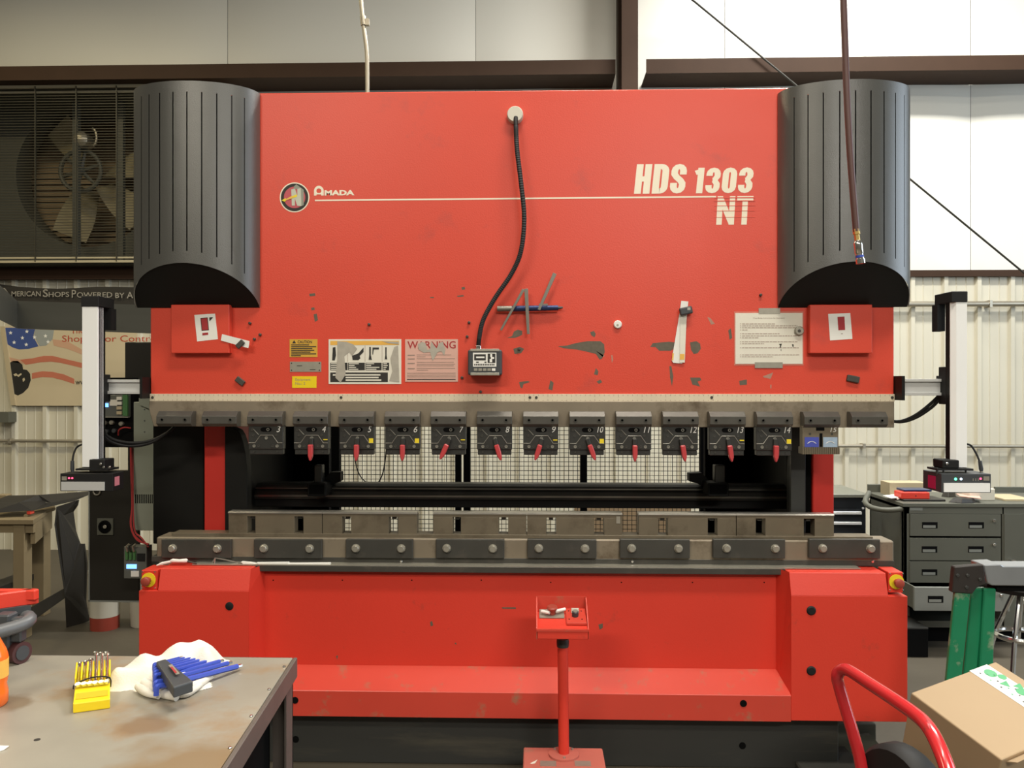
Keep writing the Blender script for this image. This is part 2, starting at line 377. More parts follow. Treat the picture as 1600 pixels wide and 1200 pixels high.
# wall pipes and bracing
def wallpipe(px0, px1, py, Y, r, label):
    a, b = at(px0, py, Y), at(px1, py, Y); z = (a.z + b.z) / 2
    t = thing('wall_pipe', (a.x, Y, z), label, 'pipe', 'pipes along the back wall')
    tube('pipe_run', [(a.x, Y, z), (b.x, Y, z)], r, M['pipe'], t, 10)
    n = 0; x = a.x + .35
    while x < b.x - .2:
        box('pipe_clip', x - .012, x + .012, Y - r - .004, YW, z - r - .006, z + r + .006, M['pipe'], t); x += .9163; n += 1
wallpipe(1330, 1640, 475, 7.53, .026, 'upper galvanised pipe running along the ribbed wall')
wallpipe(1290, 1640, 697, 7.54, .016, 'lower thin pipe along the ribbed wall above the grey cabinet')
wallpipe(-40, 150, 689, 7.54, .016, 'thin pipe along the ribbed wall below the flag banner')
t = at(1070, -10, 7.2); b_ = at(1620, 443, 7.2)
tag(tube('brace_cable', [t, b_], .009, M['wire'], None, 8), 'thin steel brace cable running diagonally across the white wall', 'cable')
# ceiling drop conduit and hose
t = thing('conduit', at(574, 140, 3.75), 'thin galvanised conduit dropping behind the red ram', 'conduit')
tube('conduit_tube', [at(562, -20, 3.75), at(565, 12, 3.75), at(568, 40, 3.75), at(573, 80, 3.75), at(574, 120, 3.75), at(574, 175, 3.75)], .0095, M['pipe'], t, 10, 4)
p, q = at(567, 26, 3.75), at(568.5, 40, 3.75)
tube('coupling', [p, q], .014, M['pipe'], t, 10)
box('strap', q.x + .008, q.x + .026, 3.74, 3.76, q.z, q.z + .03, M['pipe'], t)
HY = 2.6
t = thing('air_hose', at(1344, 412, HY), 'maroon air hose hanging from above with a brass and chrome coupler', 'hose')
tube('hose', [at(1317, -25, HY), at(1320, 60, HY), at(1323, 140, HY), at(1327, 220, HY), at(1332, 290, HY), at(1338, 362, HY)], .0105, M['hose'], t, 12, 5)
tube('brass_fitting', [at(1337.5, 358, HY), at(1338.5, 366, HY), at(1338.6, 367, HY), at(1340, 378, HY)], [.011, .011, .0085, .0085], M['brass'], t, 6)
tube('coupler', [at(1340, 376, HY), at(1340.2, 380, HY), at(1341, 383, HY), at(1342.5, 396, HY), at(1342.7, 397, HY), at(1344, 404, HY), at(1344.2, 405, HY), at(1345, 412, HY)], [.009, .0135, .0135, .0135, .012, .012, .0145, .0145], M['chrome'], t, 14)
tube('blue_ring', [at(1343, 399, HY), at(1343.6, 402.5, HY)], .0128, M['blue'], t, 14)

# exhaust fan in the wall
FY = 7.36
fc = at(128, 268, 7.9)
t = thing('exhaust_fan', (fc.x, 7.9, 2.75), 'large belt driven wall exhaust fan behind a wire guard', 'fan')
x0, x1 = -6.6, -3.34; z0, z1 = 2.745, 4.385
boxes('housing', [(x0, x0 + .03, FY + .05, 8.5, z0, z1), (x1 + .1, x1 + .13, FY + .05, 8.5, z0, z1), (x0, x1 + .13, FY + .05, 8.5, z0 - .02, z0 + .01), (x0, x1 + .13, FY + .05, 8.5, z1 - .01, z1 + .03)], M['fanplate'], t)
# round orifice plate
V, Fc = [], []; n = 48; rr = .74
for k in range(n):
    a = 2 * math.pi * k / n; c, s = math.cos(a), math.sin(a)
    V.append((fc.x + rr * c, 8.0, fc.z + rr * s))
    m_ = 1 / max(abs(c), abs(s)); V.append((min(max(fc.x + 1.2 * m_ * c, x0), x1 + .1), 8.0, min(max(fc.z + 1.2 * m_ * s, z0), z1)))
    V.append((fc.x + rr * c, 8.25, fc.z + rr * s))
for k in range(n):
    j = (k + 1) % n; Fc += [(3 * k, 3 * j, 3 * j + 1, 3 * k + 1), (3 * k, 3 * j, 3 * j + 2, 3 * k + 2)]
mesh('orifice_plate', V, Fc, M['fanplate'], t)
for i in range(26):
    z = z0 + .05 + i * .062
    xprof('louver_slat', [(8.38, z), (8.40, z + .055), (8.405, z + .055), (8.385, z)], x0 + .04, x1 + .08, M['louver'], t)
box('louver_back', x0, x1 + .12, 8.46, 8.48, z0, z1, M['louver'], t)
for ang in (125, 247, 319, 17):
    a = R(ang); d = Vector((math.cos(a), 0, math.sin(a))); s = Vector((-math.sin(a), 0, math.cos(a)))
    V, Fc = [], []
    for i in range(7):
        q = i / 6; r_ = .14 + q * .52; w = .06 + .10 * math.sin(min(q * 1.25, 1) * math.pi / 2); tw = .09 * (1 - q * .5)
        for e in (-1, 1):
            for th in (0, .008): V.append(Vector((fc.x, 8.12 + e * tw + th, fc.z)) + d * r_ + s * e * w)
    for i in range(6):
        b0 = i * 4; Fc += [(b0, b0 + 2, b0 + 6, b0 + 4), (b0 + 1, b0 + 5, b0 + 7, b0 + 3), (b0, b0 + 4, b0 + 5, b0 + 1), (b0 + 2, b0 + 3, b0 + 7, b0 + 6)]
    Fc += [(0, 1, 3, 2), (24, 26, 27, 25)]
    mesh('blade', V, Fc, M['fanblade'], t)
pc = Vector((fc.x, 7.88, fc.z))
ring = [pc + Vector((math.cos(2 * math.pi * k / 32) * .205, 0, math.sin(2 * math.pi * k / 32) * .205)) for k in range(32)]
pul = tube('pulley', ring, .022, M['fanplate'], t, 8, closed=True)
for k in range(6):
    a = math.pi * k / 3 + .3; e = pc + Vector((math.cos(a) * .2, 0, math.sin(a) * .2))
    tube('spoke', [pc, e], [.026, .015], M['fanplate'], pul, 6)
lathe('hub', [(.05, 0), (.05, .05), (.03, .08)], pc, (0, -1, 0), M['fanplate'], t, 16)
mo = at(126, 218, 7.8)
lathe('motor', [(.075, -.12), (.08, 0), (.08, .02), (.05, .05), (.02, .06)], mo, (0, -1, 0), M['pipe'], t, 18)
arc = [mo + Vector((.11 + .05 * math.cos(a), 0, .02 + .09 * math.sin(a))) for a in [R(d) for d in range(-70, 95, 15)]]
tube('belt_guard', arc, .012, M['pipe'], t, 6)
for a_, b_ in ((113, 122), (183, 192)):
    box('strut', ax(a_, 7.75), ax(b_, 7.75), 7.75, 7.80, z0, z1, M['fanplate'], t)
xr = x1
boxes('guard_frame', [(x0, xr, FY, FY + .02, z1 - .015, z1 + .012), (x0, xr, FY + .05, FY + .06, z1 - .045, z1 - .025), (x0, xr, FY, FY + .03, z0 - .01, z0 + .012), (x0, xr, FY + .01, FY + .03, z0 + .03, z0 + .045), (xr - .02, xr, FY, FY + .03, z0, z1)], M['creampaint'], t)
V, Fc = [], []; z = z0 + .055
while z < z1 - .05:
    n = len(V); V += bv(x0, xr, FY + .01, FY + .015, z, z + .0055); Fc += [tuple(i + n for i in f) for f in BF]; z += .0258
g = mesh('guard_wires', V, Fc, M['guard'], t); g['kind'] = 'stuff'
for px in (-8, 55, 119, 182, 240):
    x = ax(px, FY); box('guard_rod', x - .004, x + .004, FY - .005, FY + .008, z0, z1, M['guard'], t)

# banners on the wall
bn = thing('shop_banner', at(105, 482, 7.55), 'long black banner with pale capital lettering under the fan', 'banner')
top = [(-30, 442), (0, 444), (30, 448), (60, 450), (90, 451), (120, 450), (150, 448), (180, 448), (215, 449), (260, 449)]
V, Fc = [], []
for i, (a, b) in enumerate(top):
    y = 7.55 + .012 * math.sin(i * 2.1)
    for p in (at(a, b, y), at(a, 483 + .01 * a, y)): V += [p, p + Vector((0, .006, 0))]
for i in range(len(top) - 1):
    b0 = 4 * i; Fc += [(b0, b0 + 2, b0 + 6, b0 + 4), (b0 + 1, b0 + 5, b0 + 7, b0 + 3), (b0, b0 + 4, b0 + 5, b0 + 1), (b0 + 2, b0 + 3, b0 + 7, b0 + 6)]
mesh('cloth', V, Fc, M['bannerblack'], bn, smooth=True)
YT = 7.53
for s, a, b, yt, yb in (('A', -4, 17, 450, 463), ('MERICAN', 18, 63.5, 455, 463), ('S', 67, 75, 452, 464), ('HOPS', 76, 108, 456, 464), ('P', 112, 119, 453, 465), ('OWERED', 120, 175.5, 456.5, 465), ('BY', 180, 194.5, 457.5, 465.5), ('A', 198, 208, 456, 466), ('MADA', 209, 250, 458, 466)):
    ptext('lettering', s, a, yt, b, yb, YT, M['bannergrey'], bn, bold=.01)
pt = thing('flag_banner', at(110, 634, 7.56), 'cream banner printed with a waving flag and red lettering', 'banner')
PY = 7.56
ppoly('sheet', [(4, 510), (214, 510), (214, 634), (22, 634)], PY, .008, M['poster'], pt)
ppoly('hem', [(0, 510), (7, 510), (24, 633), (17, 633)], PY - .01, .012, M['tan'], pt)
K = PY - .001
ppoly('flag_canton', [(8, 512), (55, 512), (52, 526), (60, 541), (45, 545), (30, 546), (20, 543), (12, 538)], K, .0008, M['flagblue'], pt)
ppoly('flag_canton', [(55, 512), (85, 512), (82, 530), (72, 540), (62, 541), (53, 526)], K, .0008, mat('faded_canton', (.30, .32, .30), .5), pt)
def star(px, py, r):
    return ppoly('star', [(px + (r if k % 2 == 0 else r * .42) * math.sin(math.pi * k / 5), py - (r if k % 2 == 0 else r * .42) * math.cos(math.pi * k / 5)) for k in range(10)], K - .001, .0008, M['white'], pt)
for a, b in ((16.5, 520), (42, 518), (35, 528), (22, 535), (41, 538.5), (54, 527), (71, 525), (75, 534)): star(a, b, 3.3)
ppoly('flag_stripe', [(31, 562), (50, 560), (68, 556), (82, 556), (98, 560), (115, 564), (128, 567), (128, 575), (112, 571), (95, 567), (80, 565), (64, 566), (40, 570)], K, .0008, M['flagred'], pt)
ppoly('flag_stripe', [(50, 583), (66, 580), (82, 581), (100, 585), (116, 592), (116, 600), (98, 594), (82, 590), (66, 589), (50, 592)], K, .0008, M['flagred'], pt)
ppoly('flag_stripe', [(82, 530), (105, 533), (128, 546), (128, 554), (105, 545), (84, 540)], K, .0008, M['flagredsoft'], pt)
ppoly('flag_stripe', [(14, 558), (31, 562), (38, 569), (17, 565)], K, .0008, M['flagredsoft'], pt)
em = ppoly('dark_emblem', [(15, 567), (20, 564), (28, 564), (35, 570), (36, 577), (42, 578), (47, 584), (48, 594), (44, 606), (36, 614), (28, 618), (21, 615), (16, 600), (15, 582)], K, .0008, M['ink'], pt)
ppoly('emblem_mark', [(21, 585), (25, 583), (28, 586), (33, 583), (34, 585), (29, 589), (26, 587), (23, 588)], K - .001, .0006, M['poster'], em)
ppoly('emblem_mark', [(35, 592), (38, 590), (39, 594), (36, 597)], K - .001, .0006, M['poster'], em)
ptext('lettering', 'Shop Floor Control', 97, 524, 248, 537, K - .001, M['posterred'], pt)
ptext('lettering', 'The', 111, 508, 131, 521, K - .001, M['posterred'], pt)
ptext('lettering', 'www', 118, 595, 140, 601, K - .001, M['ink'], pt)
# grey channel rail in front of the banners
BY = 6.0
t = thing('channel_rail', at(120, 513, BY), 'grey steel channel rail crossing in front of the banners', 'rail')
ppoly('channel_web', [(27, 470), (245, 477), (245, 521), (27, 513)], BY, .06, M['beam'], t)
a, b, c, d = at(-60, 392, 4.7), at(27, 470, BY), at(27, 513, BY), at(-60, 470, 4.7)
V = [a, b, c, d] + [p + Vector((-.03, .05, 0)) for p in (a, b, c, d)]
mesh('channel_arm', V, BF, M['beam'], t)

# ------------------------------------------------------------------ the press brake
YR = 3.40
PB = thing('press_brake', (0, 3.9, 0), 'large red press brake with two charcoal cylinder covers', 'machine')
XL, XR = ax(235, YR), ax(1397, YR)
zt, zb = az(141.5, YR), az(615, YR)
ram = box('ram_face', XL, XR, YR, YR + .07, zb - .02, zt, M['red'], PB, .004)
xprof('ram_back', [(YR + .07, zb), (YR + .07, zt - .02), (YR + .40, zt - .12), (YR + .40, zb + .35)], XL + .06, XR - .06, M['black'], PB)
# steel beam under the ram
z0, z1 = az(667, YR), az(627, YR)
poly('ram_beam', [(XL + .02, z0), (XR - .004, z0), (XR - .004, z1), (XL, z1), (XL, z1 - .035), (XL + .006, z1 - .06)], YR - .012, YR + .08, M['rail'], PB, .002)
rz0, rz1 = az(627, YR), az(615.5, YR)
ru = box('scale_strip', XL, XR, YR - .006, YR, rz0, rz1, M['ruler'], PB, .0008)
L = []
n = 158
for i in range(n):
    x = XL + .02 + i * (XR - XL - .04) / (n - 1); h = .011 if i % 5 == 0 else .0065
    L.append((x - .0007, x + .0007, YR - .0066, YR - .0062, rz1 - .002 - h, rz1 - .002))
    L.append((x - .0007, x + .0007, YR - .0066, YR - .0062, rz0 + .002, rz0 + .002 + h * .7))
o = boxes('scale_marks', L, M['inksoft'], ru); o['kind'] = 'stuff'
for px in (238.5, 533, 828, 838, 1112, 1394):
    disc('screw', at(px, 621, YR - .006), .006, .003, M['steeld'], ru, 10)
# cylinder covers
def cover(px_in, px_out, slots, side):
    d = .16
    xin = ax(px_in, YR)
    # outer half width so that the silhouette meets px_out
    def pxof(x, y):
        p = Vector((x, y)); c_, s_ = math.cos(YAW), math.sin(YAW)
        return 800 + F * (x * c_ + y * s_) / (-x * s_ + y * c_)
    best = None
    for k in range(400):
        a = .22 + k * .0002; xc = xin - a if side < 0 else xin + a
        e = [pxof(xc + a * math.cos(R(q)), YR - d * math.sin(R(q))) for q in range(0, 181, 3)]
        m_ = min(e) if side < 0 else max(e)
        if best is None or abs(m_ - px_out) < best[0]: best = (abs(m_ - px_out), a, xc)
    a, xc = best[1], best[2]
    ztop = az(147.5, YR, px_in); zwall = az(482, YR, px_in)
    def P(q): return xc + a * math.cos(q), YR - d * math.sin(q) - .004
    def zc(q): return zwall + .172 * math.sin(q)
    sq = []
    for s in slots:
        bb = min(((abs(pxof(*P(R(q / 4)))- s), R(q / 4)) for q in range(4, 717)), key=lambda w: w[0]); sq.append(bb[1])
    sq.sort()
    hw = .0022
    qs = []                                  # (q, is_slot_to_next)
    marks = [(q - hw / .24, 's') for q in sq] + [(q + hw / .24, 'e') for q in sq]
    cuts = sorted([(q, k) for q, k in marks] + [(math.pi * k / 40, 'n') for k in range(41) if all(abs(math.pi * k / 40 - q) > .03 for q in sq)])
    V, Fc, Vd, Fd = [], [], [], []
    def quad(A, B, z0a, z0b, z1a, z1b, VV, FF, inset=0):
        n_ = len(VV)
        for (x, y), za, zb_ in ((A, z0a, z1a), (B, z0b, z1b)):
            if inset:
                v = Vector((xc - x, YR - y)).normalized() * inset; x, y = x + v.x, y + v.y
            VV += [(x, y, za), (x, y, zb_)]
        FF.append((n_, n_ + 2, n_ + 3, n_ + 1))
    for (q0, k0), (q1, k1) in zip(cuts, cuts[1:]):
        A, B = P(q0), P(q1)
        if k0 == 's':
            sb0, sb1 = zc(q0) + .05, zc(q1) + .05; st = ztop - .045
            quad(A, B, zc(q0), zc(q1), sb0, sb1, V, Fc); quad(A, B, st, st, ztop, ztop, V, Fc)
            quad(A, B, sb0, sb1, st, st, Vd, Fd, .012)
            for Z, q in ((A, q0), (B, q1)):     # slot cheeks
                v = Vector((xc - Z[0], YR - Z[1])).normalized() * .012; n_ = len(Vd)
                Vd += [(Z[0], Z[1], zc(q) + .05), (Z[0], Z[1], st), (Z[0] + v.x, Z[1] + v.y, st), (Z[0] + v.x, Z[1] + v.y, zc(q) + .05)]; Fd.append((n_, n_ + 1, n_ + 2, n_ + 3))
        else: quad(A, B, zc(q0), zc(q1), ztop, ztop, V, Fc)
    bm = bmesh.new(); vs = [bm.verts.new(v) for v in V]
    for f in Fc: bm.faces.new([vs[i] for i in f])
    bmesh.ops.remove_doubles(bm, verts=bm.verts, dist=1e-5); bm.normal_update()
    for f in bm.faces:
        c_ = f.calc_center_median()
        if f.normal.dot(Vector((c_.x - xc, c_.y - YR - .1, 0))) < 0: f.normal_flip()
    me = bpy.data.meshes.new('cylinder_cover'); bm.to_mesh(me); bm.free()
    NV = [Vector(((v.co.x - xc) / a ** 2, (v.co.y - YR) / d ** 2, 0)).normalized() for v in me.vertices]
    o = link('cylinder_cover', me, M['cover'], PB, True)
    me.normals_split_custom_set_from_vertices(NV)
    # top lid and slanted underside
    N = 40; top = [(*P(math.pi * k / N), ztop) for k in range(N + 1)]; bot = [(*P(math.pi * k / N), zc(math.pi * k / N)) for k in range(N + 1)]
    mesh('cover_lid', top, [tuple(range(N + 1))], M['cover'], o)
    inner = [(xc + (x - xc) * .985, YR - (YR - y) * .985, z + .004) for x, y, z in bot]
    mesh('cover_underside', inner, [tuple(range(N + 1))], M['black'], o)
    mesh('cover_slots', Vd, Fd, M['slot'], o)
    return xc, a
cover(407, 209.5, [221, 233, 249.5, 270, 292, 315, 339, 362, 382], -1)
cover(1214.5, 1421.5, [1241, 1262.6, 1286.5, 1312, 1336.8, 1360.8, 1381.4, 1399.3, 1413], 1)
# red square plates
for a, b, lab in ((267, 358, None), (1265.5, 1363, None)):
    pbox('access_plate', a, 476, b, 552, YR - .035, .035, M['red'], PB, .0025)
# lettering and emblem
K = YR - .0006
def heavy(s, px0, py0, px1, py1, Y, m, parent, shear, stem=.22, gap=.07, asp=.50):
    """heavy condensed italic capitals drawn as thick strokes"""
    x0, x1, z0, z1 = prect(px0, py0, px1, py1, Y); H = z1 - z0; h = stem / 2
    def arc(cx, cz, rx, rz, a0, a1, n=6): return [(cx + rx * math.cos(R(a0 + (a1 - a0) * k / n)), cz + rz * math.sin(R(a0 + (a1 - a0) * k / n))) for k in range(n + 1)]
    w = asp; l, r_, b, t_ = h, w - h, h * .8, 1 - h * .8; q = (r_ - l) / 2; mx = w / 2; rz = q * 1.1
    G = {'H': [[(l, 0), (l, 1)], [(r_, 0), (r_, 1)], [(l, .5), (r_, .5)]],
         'D': [[(l, 0), (l, 1)], [(l, b), (mx, b)] + arc(mx, b + rz, q, rz, -90, 0) + arc(mx, t_ - rz, q, rz, 0, 90) + [(l, t_)]],
         'S': [[(r_, .64)] + arc(mx, t_ - rz, q, rz, 0, 180) + [(l, .66), (l + q * .5, .56), (r_ - q * .5, .44), (r_, .34)] + arc(mx, b + rz, q, rz, 0, -180) + [(l, .36)]],
         '1': [[(mx + .03, 0), (mx + .03, 1)], [(mx - .16, .80), (mx + .0, .86)]],
         '3': [[(l, .68)] + arc(mx, t_ - rz, q, rz, 180, 0) + [(r_, .66), (r_ - q * .6, .53), (mx - .02, .52)], [(mx - .02, .50), (r_ - q * .6, .49), (r_, .36)] + arc(mx, b + rz, q, rz, 0, -180) + [(l, .32)]],
         '0': [arc(mx, t_ - rz, q, rz, 0, 180) + arc(mx, b + rz, q, rz, 180, 360) + [(r_, t_ - rz)]],
         'N': [[(l, 0), (l, 1)], [(r_ + .06, 0), (r_ + .06, 1)], [(l, .96), (r_ + .06, .04)]],
         'T': [[(mx, 0), (mx, 1)], [(-.0, 1 - h * .8), (w, 1 - h * .8)]]}
    adv = [w * (.62 if c == '1' else 1.12 if c == 'N' else 1) for c in s]; tot = sum(adv) + gap * (len(s) - 1); tot_sh = tot + shear
    V, Fc = [], []; cx = 0
    for c, ad in zip(s, adv):
        off = cx - (.19 * w if c == '1' else 0)
        for P in G[c]:
            P = [Vector((p[0], p[1])) for p in P]; n0 = len(V)
            for i, p in enumerate(P):
                d = (P[min(i + 1, len(P) - 1)] - P[max(i - 1, 0)])
                if c == '0' and i in (0, len(P) - 1): d = Vector((0, 1))
                d.normalize(); s_ = Vector((-d.y, d.x)) * h
                # horizontal strokes a little thinner than stems
                s_.y *= .8
                for e in (p + s_, p - s_): V.append((e.x + off, min(max(e.y, 0), 1), .0003 * (len(Fc) % 97) / 97))
            Fc += [(n0 + 2 * i, n0 + 2 * i + 1, n0 + 2 * i + 3, n0 + 2 * i + 2) for i in range(len(P) - 1)]
        cx += ad + gap
    out = [(x0 + (x + shear * z) / tot_sh * (x1 - x0), Y - y, z0 + z * H) for x, z, y in V]
    o = mesh('model_lettering', out, Fc, m, parent, fix=False)
    return o
heavy('HDS', 990.5, 256.3, 1074.5, 302.5, K, M['cream'], ram, .10)
heavy('1303', 1084, 261.8, 1178.5, 301.8, K, M['cream'], ram, .09)
heavy('NT', 1119, 306.3, 1177.5, 351, K, M['cream'], ram, .06, .21, .06, .62)
bars('lettering_gaps', [(1116, 308.2, 1180, 309.6), (1116, 313.2, 1180, 314.6), (1116, 321, 1180, 321.7), (1116, 329.2, 1180, 329.8), (1116, 339, 1180, 339.5)], K - .0009, M['red'], ram)
def ph(px, py): return (px, py)
ppoly('stripe', [(492, 312), (1119, 306), (1119, 308.4), (492, 314.3)], K, .0005, M['cream'], ram)
# brand: arched first letter then bold wide capitals
bx_, by_ = 498.2, 298.2
arch = [(490.7, 305.5), (490.7, 298)] + [(bx_ + 7.5 * math.cos(R(a)), by_ - 8 * math.sin(R(a))) for a in range(170, 9, -20)] + [(505.7, 298), (505.7, 305.5), (502.2, 305.5), (501, 303.2)] + [(bx_ + 3.9 * math.cos(R(a)), by_ - 3.9 * math.sin(R(a))) for a in range(-60, 241, 25)] + [(495.3, 303.2), (494.2, 305.5)]
ppoly('brand_lettering', arch, K, .0005, M['cream'], ram)
ppoly('brand_lettering', [(494.5, 301.5), (502, 301.5), (503, 303.6), (493.5, 303.6)], K - .0003, .0003, M['cream'], ram)
ptext('brand_lettering', 'MADA', 507, 297, 553.8, 305.3, K, M['cream'], ram, bold=.05)
E = lambda L: [(420 + a / 10, 270 + b / 10) for a, b in L]
def pdisc(name, px, py, rpx, Y, m, parent, n=36):
    c = at(px, py, Y); r = rpx * YR / F
    return poly(name, [(c.x + r * math.cos(2 * math.pi * k / n), c.z + r * math.sin(2 * math.pi * k / n)) for k in range(n)], Y, Y + .0004, m, parent)
emb = pdisc('emblem', 460.3, 308.4, 23.6, K, M['cream'], PB)
pdisc('emblem_ring', 460.3, 308.4, 21.8, K - .0005, M['ink'], emb)
pdisc('emblem_field', 460.3, 308.4, 17, K - .001, mat('rose_print', (.50, .08, .10), .5), emb)
lg = mat('pale_grey_print', (.52, .53, .43), .5); dg_ = mat('mid_grey_print', (.26, .27, .22), .5)
ppoly('emblem_block', E([(390, 215), (430, 180), (545, 265), (545, 300), (500, 245), (350, 262), (395, 240)]), K - .0015, .0004, dg_, emb)
ppoly('emblem_block', E([(500, 245), (545, 300), (545, 505), (508, 520)]), K - .0015, .0004, dg_, emb)
ppoly('emblem_letter', E([(350, 260), (408, 248), (445, 360), (445, 250), (500, 240), (508, 520), (445, 515), (405, 400), (408, 512), (360, 512)]), K - .002, .0004, lg, emb)
ppoly('emblem_arrow', E([(198, 432), (262, 392), (268, 408), (340, 372), (440, 335), (440, 375), (345, 405), (275, 428), (250, 452)]), K - .0025, .0004, M['yellow'], emb)
ppoly('emblem_arrow', E([(262, 392), (268, 408), (345, 375), (400, 372), (345, 405), (275, 428), (262, 424)]), K - .003, .0004, M['orange'], emb)

# decals
def decal(name, px0, py0, px1, py1, m, label=None, th=.0012):
    o = pbox(name, px0, py0, px1, py1, YR - th, th, m, PB)
    if label: o['label'] = label
    return o
Q = YR - .0018
d = decal('caution_decal', 452.5, 530, 496, 558, M['caution'], 'small amber caution decal')
ptext('lettering', 'CAUTION', 465, 532, 487.5, 536.5, Q, M['ink'], d, bold=.02)
ppoly('warning_triangle', [(456.5, 536.5), (459.5, 531.5), (462.5, 536.5)], Q, .0004, M['ink'], d)
bars('printed_lines', [(455, 538.2 + i * 2.8, 494 - (11, 0, 6, 3, 9, 0, 24)[i], 539.6 + i * 2.8) for i in range(7)], Q, M['ink'], d)
d = decal('rating_plate', 453, 565, 502, 581, M['plate'], 'bare metal rating plate')
bars('printed_lines', [(464, 571, 472, 572), (484, 577, 493, 578)], Q, M['ink'], d)
for a, b in ((455.5, 567.5), (499, 567.5), (455.5, 578.5), (499, 578.5)): pdisc('rivet', a, b, 1.1, Q, M['ink'], d, 8)
d = decal('equipment_label', 456.5, 588, 494.5, 606, M['yplastic'], 'plain yellow equipment label')
ptext('lettering', 'Equipment', 461.5, 591, 485, 596, Q, M['inksoft'], d); ptext('lettering', 'No.: 2', 461.5, 597, 477, 601, Q, M['inksoft'], d)
d = decal('safety_decal', 513.5, 530, 627, 600, M['notice'], 'large white safety decal with orange band and rubbed patches', .002)
Q2 = YR - .0026
bars('orange_band', [(516, 532.5, 623.5, 539)], Q2, M['orange'], d)
for a, b in ((516, 543), (543.8, 570), (571, 596.3), (597.6, 608)): bars('text_block', [(a, 566.8, b, 578.6)], Q2, M['ink'], d)
bars('text_block', [(516, 582, 606, 597)], Q2, M['ink'], d)
L = []
random.seed(3)
for i in range(4):
    for j, (a, b) in enumerate(((517, 541), (545, 568), (572, 594), (599, 607))):
        L.append((a, 567.6 + i * 2.9, a + (b - a) * random.uniform(.35, .95), 568.9 + i * 2.9))
for i in range(3): L.append((520 + 20 * (i > 0), 584.8 + i * 4, 602 - 12 * random.random(), 587 + i * 4))
bars('printed_lines', L, Q2 - .0005, M['notice'], d)
for pts in ([(520, 543), (524, 542), (525, 555), (523, 563), (519, 563)], [(550, 556), (560, 552), (568, 543), (568, 550), (562, 556), (563, 560), (560, 562.5), (551, 562.5)], [(577, 542), (579.5, 542), (579.5, 555), (581, 562), (576, 562), (577, 555)], [(582, 543), (592, 543), (592, 546), (584, 546), (583, 554), (582, 554)], [(602, 542.5), (604, 542.5), (604, 555), (605, 561.5), (601, 561.5), (602, 555)]):
    ppoly('pictogram', pts, Q2 - .0005, .0004, M['ink'], d)
bars('panel_divider', [(543, 540, 543.5, 565), (570, 540, 570.5, 565), (596.8, 540, 597.3, 565)], Q2, M['inksoft'], d)
ppoly('rubbed_patch', [(527, 533), (541, 534), (552, 538), (558, 545), (550, 556), (546, 550), (538, 556), (540, 585), (532, 598), (524, 590), (527, 560)], Q2 - .001, .0004, M['worn'], d)
ppoly('rubbed_patch', [(616, 542), (622, 540), (624, 597), (608, 595), (613, 580), (610, 560)], Q2 - .001, .0004, M['worn'], d)
ppoly('rubbed_patch', [(597, 533), (623, 534), (623, 538), (606, 536)], Q2 - .001, .0004, M['worn'], d)
d = decal('warning_decal', 633, 530, 715.5, 596.5, M['pinkdecal'], 'faded pink warning decal with dark red heading', .002)
ptext('lettering', 'WARNING', 636.5, 533, 712, 544.6, Q2, M['inkred'], d, bold=.012)
L = [(637, y, 648, y + 1.6) for y in (554.3, 560, 567, 575.2)]
for y, w in ((554, 54), (557, 14), (560, 60), (565.5, 58), (568.5, 60), (571, 58), (575, 60), (577.8, 18)): L.append((651, y, 651 + w, y + .9))
for y in (582.5, 585.5, 588.3): L.append((636, y, 712, y + .9))
bars('printed_lines', L, Q2, M['inksoft'], d)
bars('printed_lines', [(636, 592, 712, 593.6)], Q2, M['ink'], d)
ppoly('rubbed_patch', [(654, 546), (653, 538), (659, 534), (665, 536), (668, 547), (672, 545), (674, 533), (682, 545), (686, 536), (692, 534), (696, 547), (694, 556), (690, 549), (684, 550), (676, 564), (672, 550), (662, 551)], Q2 - .001, .0004, M['worn'], d)

# small holes and stub bolts on the ram, scuffs
for px, py in ((391, 505), (407, 523), (398, 530), (577, 507), (733, 504), (730, 526), (722, 590), (1188, 461), (811, 545.5), (751, 612)):
    disc('stub_bolt', at(px, py, YR), .006, .012, M['magnet'], ram, 8)
SC = [[(872, 541), (885, 540), (900, 536), (918, 533), (938, 533), (944, 538), (945, 550), (941, 560), (937, 562), (931, 553), (915, 549), (900, 546), (880, 544)],
      [(1020, 536), (1045, 534), (1056, 535), (1056, 543), (1048, 548), (1030, 548), (1024, 542), (1016, 542)],
      [(1078, 535), (1088, 533), (1094, 537), (1095, 545), (1090, 552), (1084, 553), (1080, 547)],
      [(803, 518), (809, 515), (816, 517), (816, 523), (810, 526), (804, 528), (792, 528), (800, 525)],
      [(802, 545), (812, 542), (819, 545), (814, 552), (804, 553)],
      [(922, 519), (928, 517), (931, 522), (929, 527), (924, 524)],
      [(928, 585), (931, 575), (935, 580), (934, 586)], [(932, 596), (938, 593), (941, 597), (936, 600)],
      [(1046, 572), (1049, 572), (1052, 588), (1050, 604), (1047, 590)],
      [(1078, 590), (1094, 590), (1096, 594), (1090, 596), (1094, 604), (1082, 601)],
      [(483, 459), (492, 458), (493, 462), (484, 463)], [(486, 481), (491, 480), (492, 484), (487, 485)], [(490, 491), (495, 490), (497, 500), (492, 503)],
      [(714, 462), (724, 461), (725, 463), (715, 464)], [(672, 464), (678, 464), (678, 465.5), (672, 465.5)], [(721, 449), (726, 448), (727, 452), (722, 453)],
      [(1155, 595), (1167, 593), (1167, 601), (1156, 602)], [(1138, 516), (1142, 513), (1144, 528), (1140, 531)],
      [(811, 597), (825, 595), (828, 597), (818, 600), (816, 607), (813, 605)], [(860, 594), (865, 598), (863, 610), (857, 608)]]
for s in SC: ppoly('paint_scuff', s, YR - .0004, .0004, M['scuff'], ram)
